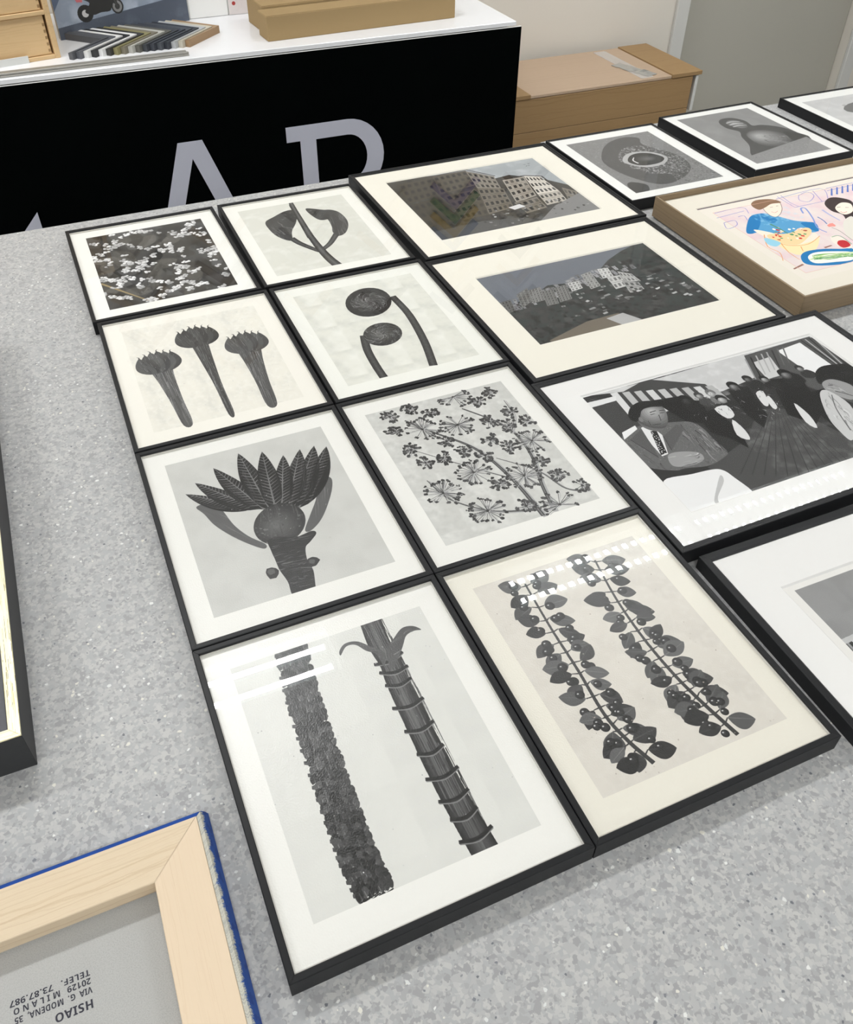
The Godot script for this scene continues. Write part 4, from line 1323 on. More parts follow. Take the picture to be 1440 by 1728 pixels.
func ceiling_light(x0: float, x1: float, z: float, louvre: bool, energy: float, label: String) -> void:
	var len_ := x1 - x0
	var o := thing("ceiling_light", label, "ceiling light", Vector3((x0 + x1) / 2, CEIL - 0.11, z), 0.0, "fluorescent ceiling lights")
	part("housing", box_mesh(Vector3(len_, 0.03, 0.22), 0.003), M.white_metal, o, Vector3(0, 0.08, 0))
	for s in [-1, 1]:
		part("side_reflector", box_mesh(Vector3(len_, 0.07, 0.006), 0.001), M.white_metal, o, Vector3(0, 0.01, s * 0.107))
		part("end_plate", box_mesh(Vector3(0.006, 0.07, 0.206), 0.001), M.white_metal, o, Vector3(s * (len_ / 2 - 0.003), 0.01, 0))
		part("tube", tube_mesh(0.013, len_ - 0.05), M.lamp_tube, o, Vector3(0, 0.062, s * 0.05))
		var l := AreaLight3D.new()
		l.name = "tube_light"
		l.area_size = Vector2(len_ - 0.06, 0.026)
		l.light_energy = energy * (len_ - 0.06) / 1.15
		l.light_color = Color(1.0, 1.0, 1.0)
		l.shadow_enabled = true
		l.set("area_range", 14.0)
		l.set("area_attenuation", 2.0)
		o.add_child(l, true)
		l.position = Vector3(0, 0.047, s * 0.05)
		l.rotation.x = -PI / 2
	if louvre:
		var n := int(len_ / 0.046)
		var fin := box_mesh(Vector3(0.0016, 0.034, 0.206), 0.0004)
		for k in n - 1:
			part("louvre_blade", fin, M.white_metal, o, Vector3(-len_ / 2 + (k + 1) * len_ / n, 0.008, 0))

func materials() -> void:
	M.black_wood = mat(Color8(31, 32, 34), 0.45, 0.36)



	M.black_wood.uv1_triplanar = true
	M.black_wood.uv1_scale = Vector3(30, 30, 30)
	M.spacer = mat(Color8(214, 212, 206), 0.8, 0.3)
	M.board = mat(Color8(150, 128, 100), 0.9, 0.2)
	M.glass = StandardMaterial3D.new()
	M.glass.transparency = BaseMaterial3D.TRANSPARENCY_ALPHA
	M.glass.albedo_color = Color(1, 1, 1, 0.004)
	M.glass.roughness = 0.0
	M.glass.metallic_specular = 0.43
	M.coated_glass = M.glass.duplicate()         # low-reflection picture glass
	M.coated_glass.metallic_specular = 0.36
	M.cream_mat = mat(Color8(235, 231, 219), 0.9, 0.25)
	M.open_mat = mat(Color8(225, 219, 206), 0.9, 0.25)
	M.white_mat = mat(Color8(232, 231, 229), 0.9, 0.25)
	M.vinyl = StandardMaterial3D.new()
	M.vinyl.albedo_texture = table_tex()
	M.vinyl.roughness = 0.42
	M.vinyl.metallic_specular = 0.4
	M.table_edge = mat(Color8(196, 197, 196), 0.5)
	M.paper_relief = noise_tex(0.13, [Color.BLACK, Color.WHITE], 302, 1024)
	M.wall = mat(Color8(226, 221, 212), 0.9, 0.2)
	M.white_paint = mat(Color8(244, 244, 242), 0.85, 0.25)
	M.trim = mat(Color8(214, 214, 211), 0.6, 0.35)
	M.door = mat(Color8(182, 180, 170), 0.6, 0.35)
	M.floor = mat(Color8(186, 184, 180), 0.6, 0.4)
	M.white_metal = mat(Color8(238, 239, 238), 0.45, 0.4)
	M.lamp_tube = mat(Color8(240, 244, 244), 0.4)
	M.lamp_tube.emission_enabled = true
	M.lamp_tube.emission = Color(0.86, 1.0, 0.985)
	M.lamp_tube.emission_energy_multiplier = 1.6
	M.laminate = mat(Color8(244, 245, 248), 0.22, 0.5)
	M.panel = mat(Color8(3, 5, 5), 0.5, 0.1)
	M.core = mat(Color8(216, 217, 214), 0.8)
	M.vinyl_letter = mat(Color8(196, 198, 212), 0.5, 0.35)
	M.kraft = mat(Color8(164, 140, 102), 0.85, 0.25)
	M.ply = StandardMaterial3D.new()
	M.ply.albedo_texture = wood_tex(Color8(216, 184, 138), Color8(176, 138, 94), 61, 20, 0.5)
	M.ply.roughness = 0.6
	M.ply.uv1_triplanar = true
	M.ply.uv1_scale = Vector3(1.6, 4, 4)
	M.crate_top = StandardMaterial3D.new()
	M.crate_top.albedo_texture = wood_tex(Color8(188, 164, 140), Color8(160, 134, 110), 62, 14, 0.5)
	M.crate_top.roughness = 0.55
	M.crate_top.uv1_triplanar = true
	M.crate_top.uv1_scale = Vector3(1.2, 4, 4)
	M.crate = StandardMaterial3D.new()
	M.crate.albedo_texture = wood_tex(Color8(158, 128, 88), Color8(124, 94, 60), 63, 24, 0.6)
	M.crate.roughness = 0.6
	M.crate.uv1_triplanar = true
	M.crate.uv1_scale = Vector3(1.2, 3, 3)
	M.oak = StandardMaterial3D.new()
	M.oak.albedo_texture = wood_tex(Color8(140, 121, 95), Color8(102, 83, 62), 64, 60, 0.8)
	M.oak.roughness = 0.55
	M.oak.uv1_scale = Vector3(3, 16, 1)
	M.pine = StandardMaterial3D.new()
	M.pine.albedo_texture = wood_tex(Color8(221, 202, 174), Color8(188, 158, 122), 65, 30, 0.7)
	M.pine.roughness = 0.65
	M.pine.uv1_scale = Vector3(2.6, 9, 1)
	M.pine_pale = StandardMaterial3D.new()
	M.pine_pale.albedo_texture = wood_tex(Color8(226, 205, 178), Color8(206, 178, 146), 67, 14, 0.5)
	M.pine_pale.roughness = 0.65
	M.pine_pale.uv1_scale = Vector3(1.8, 7, 1)
	M.canvas_back = StandardMaterial3D.new()
	M.canvas_back.albedo_texture = noise_tex(0.2, [Color8(160, 160, 158), Color8(178, 178, 176), Color8(184, 184, 183)], 303, 512)
	M.canvas_back.roughness = 0.95
	M.canvas_back.uv1_scale = Vector3(3, 3, 1)
	M.ink = mat(Color8(66, 66, 74), 0.9, 0.2)
	M.blue_paint = mat(Color8(34, 72, 148), 0.7, 0.3)
	M.blue_edge = StandardMaterial3D.new()
	M.blue_edge.albedo_texture = edge_tex()
	M.blue_edge.roughness = 0.75
	M.gold = StandardMaterial3D.new()
	M.gold.albedo_texture = gold_tex()
	M.gold.roughness = 0.42
	M.gold.metallic = 0.35
	M.gold.uv1_scale = Vector3(1.4, 70, 1)
	M.charcoal = mat(Color8(58, 59, 60), 0.55, 0.4)
	M.dark_print = mat(Color8(92, 93, 97), 0.6, 0.4)
	M.plum = mat(Color8(84, 68, 84), 0.9, 0.2)
	M.steel = StandardMaterial3D.new()
	M.steel.albedo_texture = wood_tex(Color8(150, 148, 142), Color8(122, 120, 114), 66, 30, 0.5)
	M.steel.metallic = 0.25
	M.steel.roughness = 0.45
	M.steel.uv1_scale = Vector3(2, 1, 1)
	M.tape = mat(Color(0.95, 0.95, 0.95, 0.25), 0.2)
	M.tape.transparency = BaseMaterial3D.TRANSPARENCY_ALPHA
	M.foil = mat(Color8(206, 206, 204), 0.25)
	M.foil.metallic = 0.8

# blue paint that ends in a ragged edge over raw canvas
func edge_tex() -> ImageTexture:
	rng.seed = 77
	var im := Image.create_empty(1024, 64, false, Image.FORMAT_RGBA8)
	im.fill(Color8(38, 80, 158))
	for k in 90:
		blob(im, Vector2(rng.randf() * 1024, rng.randf() * 40), rng.randf_range(2, 9), Color8(30, 66, 140))
	var n := FastNoiseLite.new()
	n.seed = 4
	n.frequency = 0.02
	for x in 1024:
		var y := 47.0 + n.get_noise_1d(x) * 10.0 + rng.randf_range(-5, 5)
		im.fill_rect(Rect2i(x, int(y), 1, 64), Color8(196, 194, 182) if rng.randf() < 0.75 else Color8(160, 160, 156))
	return ImageTexture.create_from_image(im)

# leaf metal with rubbed streaks
func gold_tex() -> ImageTexture:
	rng.seed = 78
	var im := Image.create_empty(1024, 64, false, Image.FORMAT_RGBA8)
	im.fill(Color8(240, 232, 196))
	for k in 260:
		var c := Color8(206, 190, 130) if rng.randf() < 0.6 else Color8(120, 108, 70)
		im.fill_rect(Rect2i(rng.randi_range(0, 1000), rng.randi_range(0, 63), rng.randi_range(4, 60), rng.randi_range(1, 2)), c)
	for k in 200:
		im.fill_rect(Rect2i(rng.randi_range(0, 1000), rng.randi_range(0, 63), rng.randi_range(10, 90), rng.randi_range(1, 4)), Color8(246, 240, 210))
	return ImageTexture.create_from_image(im)

func _ready() -> void:
	# ---------------------------------------------------------------- camera
	cam_basis = Basis.from_euler(Vector3(-0.731295528, deg_to_rad(-24.0664), 0.0128355))
	var c := Camera3D.new()
	c.name = "camera"
	add_child(c)
	c.transform = Transform3D(cam_basis, CAM)
	c.near = 0.05
	c.far = 60.0
	c.projection = Camera3D.PROJECTION_FRUSTUM
	c.keep_aspect = Camera3D.KEEP_HEIGHT
	c.size = 1728.0 / FOCAL * c.near
	c.frustum_offset = Vector2(0, -(864.0 - CY) / FOCAL * c.near)
	c.current = true
	# ---------------------------------------------------------------- surroundings and exposure
	var we := WorldEnvironment.new()
	we.name = "world_environment"
	var env := Environment.new()
	env.background_mode = Environment.BG_COLOR
	env.background_color = Color(0.02, 0.02, 0.02)
	env.tonemap_mode = Environment.TONE_MAPPER_LINEAR
	env.tonemap_exposure = 0.92
	env.sdfgi_enabled = true
	env.ssao_enabled = true
	env.ssil_enabled = true
	we.environment = env
	add_child(we)
	materials()
	# ---------------------------------------------------------------- lights: rows of fluorescent fittings on the ceiling
	var e1 := 1.26
	var e2 := 0.84
	ceiling_light(-0.70, 0.53, -2.03, false, e1, "twin tube ceiling light without louvre in the row over the counter aisle")
	ceiling_light(1.29, 2.22, -2.03, true, e1, "louvred ceiling light over the counter aisle beside the open twin tube light")
	ceiling_light(2.23, 3.16, -2.03, true, e1, "louvred ceiling light over the counter aisle nearest the grey door")
	ceiling_light(-2.60, -1.37, -2.03, false, e1, "twin tube ceiling light over the counter aisle at the wall without a door")
	for x in [-2.2, -0.2, 1.8, 3.6]:
		ceiling_light(x - 0.6, x + 0.6, 0.75, false, e2, "twin tube ceiling light in the row over the front of the work tables")
	for x in [-1.6, 0.8, 3.0]:
		ceiling_light(x - 0.6, x + 0.6, 3.1, false, e2, "twin tube ceiling light in the row farthest from the counter")
	# ---------------------------------------------------------------- the room
	var xl := -3.4
	var xr := 5.0
	var zn := 4.6
	var cx := (xl + xr) / 2
	var cz := (zn + WALLZ) / 2
	var rw := xr - xl
	var rl := zn - WALLZ
	struct("floor", box_mesh(Vector3(rw + 0.4, 0.1, rl + 0.4), 0.0), M.floor, Vector3(cx, -0.1, cz))
	struct("ceiling", box_mesh(Vector3(rw + 0.4, 0.1, rl + 0.4), 0.0), M.white_paint, Vector3(cx, CEIL, cz))
	struct("wall_left", box_mesh(Vector3(0.12, CEIL, rl + 0.2), 0.0), M.white_paint, Vector3(xl - 0.06, 0, cz))
	struct("wall_right", box_mesh(Vector3(0.12, CEIL, rl + 0.2), 0.0), M.white_paint, Vector3(xr + 0.06, 0, cz))
	struct("wall_front", box_mesh(Vector3(rw, CEIL, 0.12), 0.0), M.white_paint, Vector3(cx, 0, zn + 0.06))
	var dx0 := 2.575
	var dx1 := 3.53
	struct("wall_back", box_mesh(Vector3(dx0 - xl, CEIL, 0.12), 0.0), M.wall, Vector3((dx0 + xl) / 2, 0, WALLZ - 0.06))
	struct("wall_back_beside_door", box_mesh(Vector3(xr - dx1, CEIL, 0.12), 0.0), M.wall, Vector3((dx1 + xr) / 2, 0, WALLZ - 0.06))
	struct("wall_back_over_door", box_mesh(Vector3(dx1 - dx0, CEIL - 2.1, 0.12), 0.0), M.wall, Vector3((dx0 + dx1) / 2, 2.1, WALLZ - 0.06))
	struct("door_1", box_mesh(Vector3(dx1 - dx0 - 0.006, 2.096, 0.04), 0.002), M.door, Vector3((dx0 + dx1) / 2, 0.002, WALLZ - 0.065))
	struct("trim_1", box_mesh(Vector3(0.062, 2.13, 0.018), 0.003), M.trim, Vector3(dx0 - 0.031, 0, WALLZ + 0.009))
	struct("trim_2", box_mesh(Vector3(0.062, 2.13, 0.018), 0.003), M.trim, Vector3(dx1 + 0.031, 0, WALLZ + 0.009))
	struct("trim_3", box_mesh(Vector3(dx1 - dx0 + 0.124, 0.06, 0.018), 0.003), M.trim, Vector3((dx0 + dx1) / 2, 2.1305, WALLZ + 0.009))
	# ---------------------------------------------------------------- tables
	table(-1.35, 1.2145, -1.983, 0.14, "long grey speckled vinyl work table carrying the plant studies")
	table(1.2155, 3.3, -2.008, 0.10, "grey speckled vinyl work table under the oak framed watercolour")
	# ---------------------------------------------------------------- framed pictures
	plant_frame(0.1563, -1.6950, 0.5, "black frame with white blossom clusters on dark leaves, beside the table's back edge", pic_blossom, 0.5, 0.3, false)
	plant_frame(0.4815, -1.6975, -0.2, "black frame with a forked twig and two curled buds, beside the white blossom print", pic_twig, 0.5, 0.3, false)
	plant_frame(0.1648, -1.2940, 0.0, "black frame with three long stalked seed pods on cream paper", pic_pods, 0.5, 0.3, false)
	plant_frame(0.4858, -1.2935, -0.1, "black frame with two round seed heads on straight dark stems", pic_heads, 0.5, 0.3, false)
	plant_frame(0.1648, -0.8945, 0.0, "black frame with a fan of dark leaves rising from a round bud", pic_fan, 0.31, 0.36, true)
	plant_frame(0.4828, -0.8940, -0.1, "black frame with many small spoked flower umbels on thin stems", pic_umbels, 0.32, 0.34, true)
	plant_frame(0.1645, -0.4970, 0.1, "black frame with one scaly and one jointed upright dark stalk", pic_stalks, 0.30, 0.5, true)
	plant_frame(0.4825, -0.4970, 0.0, "black frame with two berry sprigs on cream paper", pic_sprigs, 0.30, 0.5, true)
	var gm := "black frames with wide mats"
	matted_frame("picture_frame", 0.9215, -1.7130, 0.43, 0.537, 0.457, "black frame with cream mat around a colour photograph of a hillside street", gm, RAIL_STEP, Rect2(-0.197, -0.1635, 0.394, 0.3175), M.cream_mat, pic_street, Vector2(0.41, 0.335), 0.0112)
	matted_frame("picture_frame", 0.9175, -1.2500, 0.43, 0.537, 0.453, "black frame with cream mat around a dusky photograph of a hillside town", gm, RAIL_STEP, Rect2(-0.197, -0.133, 0.394, 0.257), M.cream_mat, pic_hill, Vector2(0.41, 0.275), 0.0112)
	matted_frame("picture_frame", 0.9490, -0.8100, 0.3, 0.611, 0.420, "black frame with white mat around a photograph of people seated in a carriage", gm, RAIL_STEP, Rect2(-0.241, -0.152, 0.482, 0.297), M.white_mat, pic_carriage, Vector2(0.50, 0.31), 0.0112, true)
	slim_frame(1.3633, -1.7560, 0.3, 0.3290, "slim black frame with a close-up photograph of an animal's eye", pic_eye)
	slim_frame(1.7345, -1.7900, 1.0, 0.3200, "slim black frame with a grey photograph of two draped forms", pic_figures)
	slim_frame(2.1680, -1.7860, 0.0, 0.3600, "slim black frame with a photograph of dappled animals behind a rail", pic_herd)
	oak_frame()
	terrace_frame()
	gold_frame()
	canvas_stretcher()
	counter()
	counter_things()
	crate()
	wall_samples()

func oak_frame() -> void:
	var w := 0.62
	var l := 0.479
	var o := thing("oak_frame", "deep pale oak box frame holding a watercolour of people with food", "picture frame", Vector3(1.5415, TT, -1.2782), deg_to_rad(0.35))
	rails(o, w, l, [[0.0, 0.004], [0.0, 0.0492], [0.0008, 0.05], [0.0036, 0.05], [0.0042, 0.0494], [0.0042, 0.004]], M.oak)
	rails(o, w, l, [[0.012, 0.0], [0.012, 0.0039], [0.03, 0.0039], [0.03, 0.0]], M.charcoal, "foot_batten")
	var cv := pic_watercolour(o)
	part("print", sheet_mesh(0.52, 0.39, 0.0006), paper_mat(cv, 0.8, 0.3, false), o, Vector3(0, 0.0329, 0))
	part("lower_mat", mat_mesh(0.61, 0.469, Rect2(-0.2425, -0.172, 0.485, 0.344), 0.0008, 0.0002), M.plum, o, Vector3(0, 0.0336, 0))
	part("mat_board", mat_mesh(0.611, 0.47, Rect2(-0.2442, -0.1737, 0.4884, 0.3474), 0.002, 0.0012), M.open_mat, o, Vector3(0, 0.0345, 0))
	part("backing_board", sheet_mesh(0.61, 0.469, 0.003), M.board, o, Vector3(0, 0.029, 0))

func terrace_frame() -> void:
	var w := 0.55
	var l := 0.45
	var o := thing("picture_frame", "black frame with white mat around a photograph of a balustraded terrace", "picture frame", Vector3(0.9375, TT, -0.3600), deg_to_rad(-0.6))
	rails(o, w, l, [[0.0, 0.0], [0.0, 0.0212], [0.001, 0.022], [0.0098, 0.0214], [0.0125, 0.0192], [0.0125, 0.0]], M.black_wood)
	var cv := pic_terrace(o)
	part("print", sheet_mesh(0.42, 0.29, 0.0006), paper_mat(cv, 0.55, 0.28, false), o, Vector3(0, 0.0149, 0))
	part("mat_board", mat_mesh(w - 0.0256, l - 0.0256, Rect2(-0.2045, -0.139, 0.409, 0.278), 0.0024, 0.0024), M.white_mat, o, Vector3(0, 0.0156, 0))
	part("backing_board", sheet_mesh(w - 0.0256, l - 0.0256, 0.003), M.board, o, Vector3(0, 0.0117, 0))
	glass(o, w - 0.0256, l - 0.0256, 0.0199, true)

func gold_frame() -> void:
	var w := 0.60
	var l := 0.90
	var o := thing("gilt_edged_frame", "tall charcoal sided frame with a rubbed gold face strip", "picture frame", Vector3(-0.4818, TT, -1.0810), deg_to_rad(0.0))
	rails(o, w, l, [[0.0, 0.0], [0.0, 0.0570], [0.014, 0.0570], [0.014, 0.0]], M.charcoal)
	rails(o, w, l, [[0.0004, 0.0571], [0.0004, 0.0582], [0.0009, 0.0587], [0.0125, 0.0587], [0.0132, 0.0580], [0.0132, 0.0571]], M.gold, "gold_strip")
	part("picture", sheet_mesh(w - 0.0284, l - 0.0284, 0.002), M.dark_print, o, Vector3(0, 0.0545, 0))
	part("backing_board", sheet_mesh(w - 0.0284, l - 0.0284, 0.003), M.board, o, Vector3(0, 0.0505, 0))

func canvas_stretcher() -> void:
	var w := 0.50
	var l := 0.42
	var o := thing("stretched_canvas", "canvas lying face down, pale wooden stretcher bars and blue painted edges showing", "canvas", Vector3(-0.2805, TT, -0.2825), deg_to_rad(-0.3))
	for side in 4:
		part("stretcher_bar", rail_mesh(w, l, prof([[0.0046, 0.0065], [0.0046, 0.0288], [0.0052, 0.0294], [0.055, 0.0294], [0.0557, 0.0287], [0.0557, 0.0110], [0.0500, 0.0065]]), side), M.pine if side % 2 == 0 else M.pine_pale, o)
		var m: StandardMaterial3D = M.blue_paint
		if side == 1 or side == 3:
			m = M.blue_edge
			m.uv1_scale = Vector3(2.4, 29, 1)
		part("painted_edge", rail_mesh(w, l, prof([[-0.0062, 0.0], [-0.0066, 0.006], [-0.0040, 0.0165], [-0.0010, 0.0255], [0.0006, 0.0278], [0.0044, 0.0284], [0.0044, 0.0]] if side % 2 == 1 else [[0.0, 0.0], [0.0, 0.0272], [0.0006, 0.0278], [0.0044, 0.0284], [0.0044, 0.0]]), side), m, o)
	part("canvas_back", sheet_mesh(w - 0.0092, l - 0.0092, 0.003), M.canvas_back, o, Vector3(0, 0.003, 0))
	# stamped address, upside down to the viewer
	var font := SystemFont.new()
	font.font_names = PackedStringArray(["Droid Sans"])
	font.font_weight = 700
	for d in [["HSIAO", 0.0078, 0.0320, -0.3690], ["VIA  G.  MODENA,  35", 0.0056, 0.0660, -0.3790], ["20129   M I L A N O", 0.0056, 0.0660, -0.3870], ["TELEF.   73.87.987", 0.0056, 0.0690, -0.3945]]:
		var t := TextMesh.new()
		t.text = d[0]
		t.font = font
		t.font_size = 48
		t.pixel_size = 0.001
		t.depth = 0.01
		t.horizontal_alignment = HORIZONTAL_ALIGNMENT_LEFT
		t.vertical_alignment = VERTICAL_ALIGNMENT_BOTTOM
		var box := t.get_aabb()
		var s := Node3D.new()
		var sx: float = d[2] / box.size.x
		var sy: float = d[1] / 0.036
		var mi := part("stamped_text", t, M.ink, o, Vector3(-0.1575 + 0.2805, 0.00605, d[3] + 0.2825))
		mi.basis = Basis(Vector3(-sx, 0, 0), Vector3(0, 0, sy), Vector3(0, 0.02, 0))
		s.free()

func letter(polys: Array, parent: Node3D) -> void:
	var st := new_st()
	for p in polys:
		var q := PackedVector2Array()
		for i in range(0, p.size(), 2):
			q.append(Vector2(p[i], p[i + 1]))
		st.append_from(plate_mesh(q, 0.0012), 0, Transform3D())
	part("letter", st.commit(), M.vinyl_letter, parent, Vector3(0, TT, 0.0016))

func counter() -> void:
	var zf := -2.583
	var o := thing("counter", "white topped shop counter behind the tables", "counter", Vector3(0.05, 0, -2.89))
	part("body", box_mesh(Vector3(2.76, TT + 0.12, 0.58), 0.002), M.white_paint, o, Vector3(-0.01, 0, -0.005))
	part("counter_top", box_mesh(Vector3(2.80, 0.0125, 0.604), 0.0012), M.laminate, o, Vector3(-0.01, TT + 0.1245, 0.0))
	var p := thing("sign_board", "black sign board with large pale grey letters fronting the counter", "sign", Vector3(0, 0, zf))
	part("board_core", box_mesh(Vector3(2.80, TT + 0.098, 0.008), 0.0005), M.core, p, Vector3(0.057, 0.024, -0.0052))
	part("board_face", box_mesh(Vector3(2.799, TT + 0.0975, 0.0009), 0.0), M.panel, p, Vector3(0.057, 0.024, -0.0007))
	letter([[0.357, -0.082, 0.3925, -0.082, 0.3925, -0.132, 0.237, -0.60, 0.184, -0.60], [0.3925, -0.082, 0.428, -0.082, 0.612, -0.60, 0.558, -0.60, 0.3925, -0.132], [0.300, -0.44, 0.492, -0.44, 0.510, -0.49, 0.284, -0.49]], p)
	var polys := [[0.678, -0.082, 0.77, -0.082, 0.77, -0.60, 0.72, -0.60, 0.72, -0.127, 0.678, -0.127], [0.77, -0.082, 0.872, -0.082, 0.872, -0.128, 0.77, -0.128], [0.77, -0.272, 0.872, -0.272, 0.872, -0.318, 0.77, -0.318], [0.85, -0.318, 0.905, -0.318, 1.01, -0.60, 0.95, -0.60]]
	var prev := []
	for k in 17:
		var a := PI / 2 - PI * k / 16.0
		var now := [0.872 + 0.118 * cos(a), -0.200 + 0.118 * sin(a), 0.872 + 0.062 * cos(a), -0.200 + 0.072 * sin(a)]
		if k > 0:
			polys.append([prev[0], prev[1], now[0], now[1], now[2], now[3], prev[2], prev[3]])
		prev = now
	letter(polys, p)
	letter([[-0.062, -0.216, -0.055, -0.60, -0.43, -0.60]], p)

func counter_things() -> void:
	var y := TT + 0.137
	# plywood drawer cabinet
	var dr := deg_to_rad(10.4)
	var o := thing("drawer_cabinet", "pale plywood drawer cabinet standing on the counter", "cabinet", Vector3(0.1101, y, -2.7227) - Basis(Vector3.UP, dr) * Vector3(0.18, 0, 0.13), dr)
	for s in [-1, 1]:
		part("side_board", box_mesh(Vector3(0.014, 0.42, 0.26), 0.001), M.ply, o, Vector3(s * 0.173, 0, 0))
	for k in 4:
		part("shelf_board", box_mesh(Vector3(0.332, 0.010, 0.258), 0.001), M.ply, o, Vector3(0, [0.0, 0.108, 0.216, 0.41][k], 0))
	part("back_board", box_mesh(Vector3(0.332, 0.4, 0.006), 0.0), M.ply, o, Vector3(0, 0.0105, -0.12))
	for k in 3:
		var h: float = [0.0955, 0.0955, 0.19][k]
		var dw := part("drawer", box_mesh(Vector3(0.325, h, 0.23), 0.0012), M.ply, o, Vector3(-0.002, [0.0112, 0.1192, 0.2272][k], 0.008))
		for j in int(h / 0.016):
			part("joint_pin", box_mesh(Vector3(0.006, 0.007, 0.001), 0.0002), M.crate, dw, Vector3(0.1585, 0.006 + j * 0.0158, 0.1153))
	part("clear_strip", box_mesh(Vector3(0.27, 0.018, 0.002), 0.0003), M.core, o, Vector3(-0.04, 0.0, 0.132))
	# canvas with a motorcycle, leaning upright
	o = thing("painted_canvas", "blue grey canvas with a dark motorcycle, upright behind the moulding samples", "canvas", Vector3(0.3176, y, -2.9135 - 0.02), deg_to_rad(10.8))
	var mb := StandardMaterial3D.new()
	mb.albedo_texture = ImageTexture.create_from_image(pic_motorbike(0.39, 0.256))
	mb.roughness = 0.7
	part("stretcher", box_mesh(Vector3(0.389, 0.256, 0.018), 0.001), M.core, o, Vector3(0, 0, 0))
	var st := new_st()
	quad(st, Vector3(-0.195, 0.2565, 0.0105), Vector3(0.195, 0.2565, 0.0105), Vector3(0.195, 0, 0.0105), Vector3(-0.195, 0, 0.0105), Vector3.BACK, [Vector2(0, 0), Vector2(1, 0), Vector2(1, 1), Vector2(0, 1)])
	part("painting", st.commit(), mb, o)
	# plain white panel and a print with fruit beside it
	o = thing("white_panel", "blank white panel upright between the motorcycle canvas and the fruit print", "panel", Vector3(0.5745, y, -2.985), deg_to_rad(1.5))
	part("panel_board", box_mesh(Vector3(0.122, 0.36, 0.03), 0.003), M.white_paint, o)
	o = thing("fruit_print", "pale pinkish print with fruit, upright on the counter behind the cardboard boxes", "print", Vector3(0.728, y, -2.976), deg_to_rad(-1.0))
	part("print_board", box_mesh(Vector3(0.180, 0.30, 0.008), 0.001), M.core, o)
	var fm := StandardMaterial3D.new()
	fm.albedo_texture = ImageTexture.create_from_image(pic_fruit())
	fm.roughness = 0.8
	st = new_st()
	quad(st, Vector3(-0.0895, 0.2, 0.0046), Vector3(0.0895, 0.2, 0.0046), Vector3(0.0895, 0.001, 0.0046), Vector3(-0.0895, 0.001, 0.0046), Vector3.BACK, [Vector2(0, 0), Vector2(1, 0), Vector2(1, 1), Vector2(0, 1)])
	part("image", st.commit(), fm, o)
	# moulding corner samples lying side by side
	var cols := [[Color8(88, 90, 94), "slate grey"], [Color8(92, 94, 100), "bluish slate"], [Color8(238, 238, 236), "bright white"], [Color8(44, 45, 48), "black"], [Color8(240, 240, 240), "pure white"], [Color8(58, 57, 54), "brownish black"], [Color8(142, 136, 96), "khaki"], [Color8(126, 120, 104), "taupe"], [Color8(190, 189, 182), "pale silver"], [Color8(98, 97, 90), "olive grey"], [Color8(66, 69, 74), "graphite"], [Color8(62, 66, 74), "blue black"], [Color8(78, 82, 88), "steel grey"], [Color8(52, 56, 64), "ink blue black"], [Color8(182, 184, 186), "silver"], [Color8(196, 190, 174), "champagne"], [Color8(158, 128, 94), "bronze brown"]]
	var meshes := [corner_mesh(0.1120, 0.0135, 0.0195, 1.0), corner_mesh(0.1120, 0.0135, 0.0195, -1.0)]
	for k in cols.size():
		corner_sample(Vector3(0.5655 - (16 - k) * 0.0197, y, -2.7985), mat(cols[k][0], 0.42, 0.5), "%s frame moulding corner sample lying in the row on the counter" % cols[k][1], "moulding corner samples on the counter", meshes)
	# steel straightedge
	o = thing("straightedge", "long grey steel straightedge lying along the counter's front edge", "ruler", Vector3(-0.085, y, -2.622), deg_to_rad(1.2))
	st = new_st()
	cbox(st, Vector3(1.04, 0.004, 0.046), 0.0008)
	part("blade", st.commit(), M.steel, o)
	part("grip_rib", box_mesh(Vector3(1.04, 0.006, 0.006), 0.001), M.steel, o, Vector3(0, 0.004, 0.018))
	# two long kraft boxes
	var turn := deg_to_rad(3.4)
	o = thing("cardboard_box", "long narrow kraft cardboard box at the front of the counter", "box", Vector3(0.6716, y, -2.6554) + Basis(Vector3.UP, turn) * Vector3(0.304, 0, -0.038), turn)
	part("carton", box_mesh(Vector3(0.608, 0.0655, 0.076), 0.0015), M.kraft, o)
	part("lid_flap", box_mesh(Vector3(0.606, 0.0012, 0.074), 0.0003), M.kraft, o, Vector3(0, 0.0656, 0))
	o = thing("cardboard_box", "second kraft cardboard box, taller, right behind the long narrow one", "box", Vector3(0.6716, y, -2.6554) + Basis(Vector3.UP, turn) * Vector3(0.316, 0, -0.152), turn)
	part("carton", box_mesh(Vector3(0.600, 0.072, 0.14), 0.0015), M.kraft, o)
	part("lid_flap", box_mesh(Vector3(0.598, 0.0012, 0.138), 0.0003), M.kraft, o, Vector3(0, 0.0721, 0))

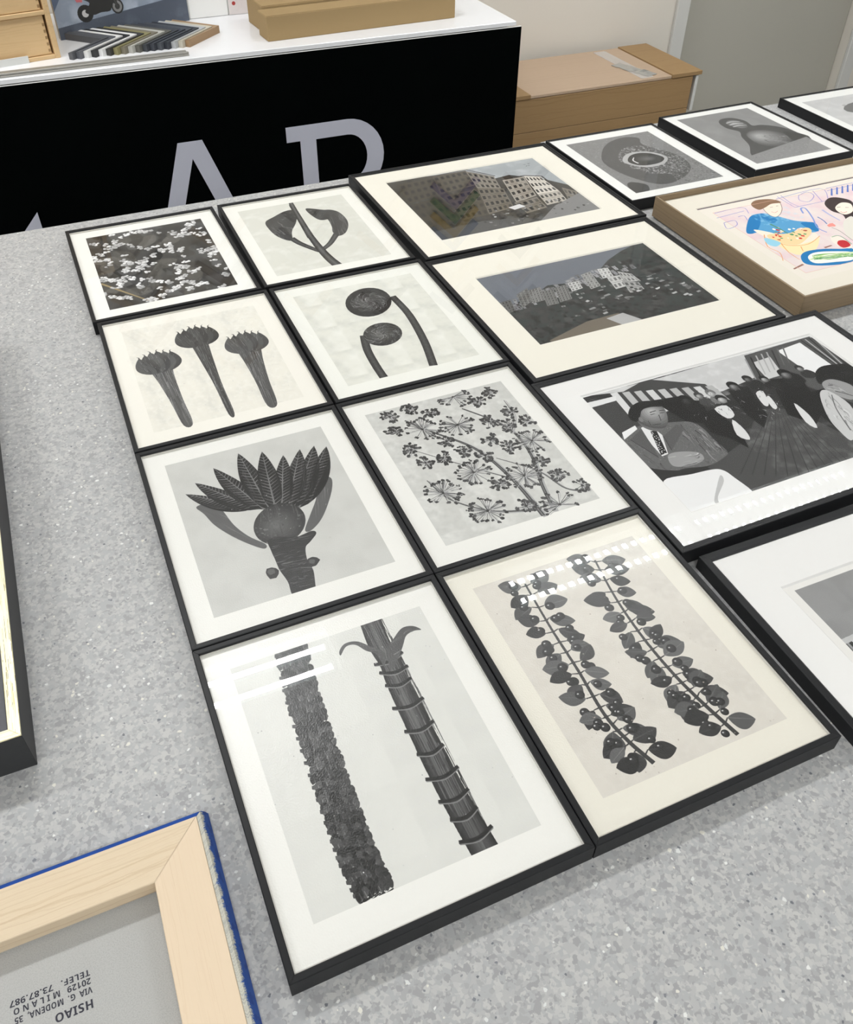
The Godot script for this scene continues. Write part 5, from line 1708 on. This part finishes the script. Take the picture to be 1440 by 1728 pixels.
func crate() -> void:
	var top := TT - 0.165
	var o := thing("wooden_crate", "long plywood crate with planked front standing by the wall", "crate", Vector3(1.93, 0, -2.969))
	var w := 0.85
	var d := 0.372
	var y := 0.0
	for h in [0.17, 0.17, top - 0.340 - 0.118 - 0.012, 0.117]:
		part("front_plank", box_mesh(Vector3(w - 0.03, h - 0.0015, 0.016), 0.001), M.crate, o, Vector3(-0.012, y, d / 2 - 0.008))
		part("back_plank", box_mesh(Vector3(w - 0.03, h - 0.0015, 0.016), 0.001), M.crate, o, Vector3(-0.012, y, -d / 2 + 0.008))
		y += h
	for s in [-1, 1]:
		part("end_panel", box_mesh(Vector3(0.014, top - 0.014, d - 0.034), 0.001), M.crate, o, Vector3(s * (w / 2 - 0.022), 0, 0))
	part("corner_batten", box_mesh(Vector3(0.012, 0.13, 0.03), 0.001), M.core, o, Vector3(w / 2 - 0.006, top - 0.145, d / 2 - 0.016))
	part("lid_panel", box_mesh(Vector3(0.60, 0.010, d), 0.001), M.crate_top, o, Vector3(-0.002, top - 0.0125, 0))
	part("lid_end_board", box_mesh(Vector3(0.136, 0.014, d + 0.004), 0.001), M.crate, o, Vector3(0.368, top - 0.0125, 0))
	part("lid_end_board", box_mesh(Vector3(0.126, 0.014, d + 0.004), 0.001), M.crate, o, Vector3(-0.366, top - 0.0125, 0))
	# clear packing tape with crumpled foil on the lid
	var t := thing("packing_tape", "clear packing tape stuck over the crate lid", "tape", Vector3(2.20, top - 0.0022, -2.965))
	part("tape_strip", box_mesh(Vector3(0.055, 0.0012, 0.34), 0.0002), M.tape, t, Vector3(-0.072, 0.0, 0))
	rng.seed = 91
	for k in 2:
		var f := thing("crumpled_foil", ["larger crumpled silver foil clump on the crate lid", "smaller crumpled silver foil clump near the crate lid's front"][k], "foil", Vector3([2.12, 2.15][k], top - 0.0008, [-2.93, -2.845][k]), 0.3)
		var st := new_st()
		var pts := []
		for i in 6:
			for j in 4:
				pts.append(Vector3((j - 1.5) * 0.018 + rng.randf_range(-0.005, 0.005), rng.randf_range(0.0, 0.007) if i % 5 and j % 3 else 0.0, (i - 2.5) * [0.02, 0.014][k] + rng.randf_range(-0.004, 0.004)))
		for i in 5:
			for j in 3:
				var a: int = i * 4 + j
				quad(st, pts[a], pts[a + 1], pts[a + 5], pts[a + 4], Vector3.UP)
		part("foil", st.commit(), M.foil, f)

# corner samples hung point up on the wall over the counter; the glass of the pictures mirrors them
func wall_samples() -> void:
	var a := corner_mesh(0.112, 0.026, 0.02, 1.0)
	var b := corner_mesh(0.112, 0.026, 0.02, -1.0)
	var plain := [[Color8(240, 238, 232), "white"], [Color8(206, 178, 138), "pale oak"], [Color8(60, 58, 58), "black"], [Color8(228, 220, 200), "ivory"], [Color8(176, 176, 174), "silver"], [Color8(122, 92, 66), "walnut"]]
	var vivid := [[Color8(120, 100, 170), "violet"], [Color8(60, 140, 70), "green"], [Color8(214, 176, 40), "yellow"], [Color8(50, 104, 160), "blue"]]
	var mats := {}
	var col := 0
	for x in [0.20, 0.535, 0.87, 1.205, 1.54, 1.875]:
		for k in 9:
			var c: Array = plain[(k * 2 + col + k / 3) % plain.size()]
			var yy := 0.80 + k * 0.0715
			if col == 4 and k < 4:
				c = vivid[k]
				yy = [0.79, 0.855, 0.92, 0.985][k]
			elif (k + col) % 2 == 0:
				c = plain[0]
			if not mats.has(c[1]):
				mats[c[1]] = mat(c[0], 0.5, 0.4)
			corner_sample(Vector3(x, TT + yy, WALLZ + 0.0005), mats[c[1]], "%s moulding corner sample hung point up on the wall over the counter" % c[1], "%s corner samples on the wall" % c[1], [a, b], true)
		col += 1
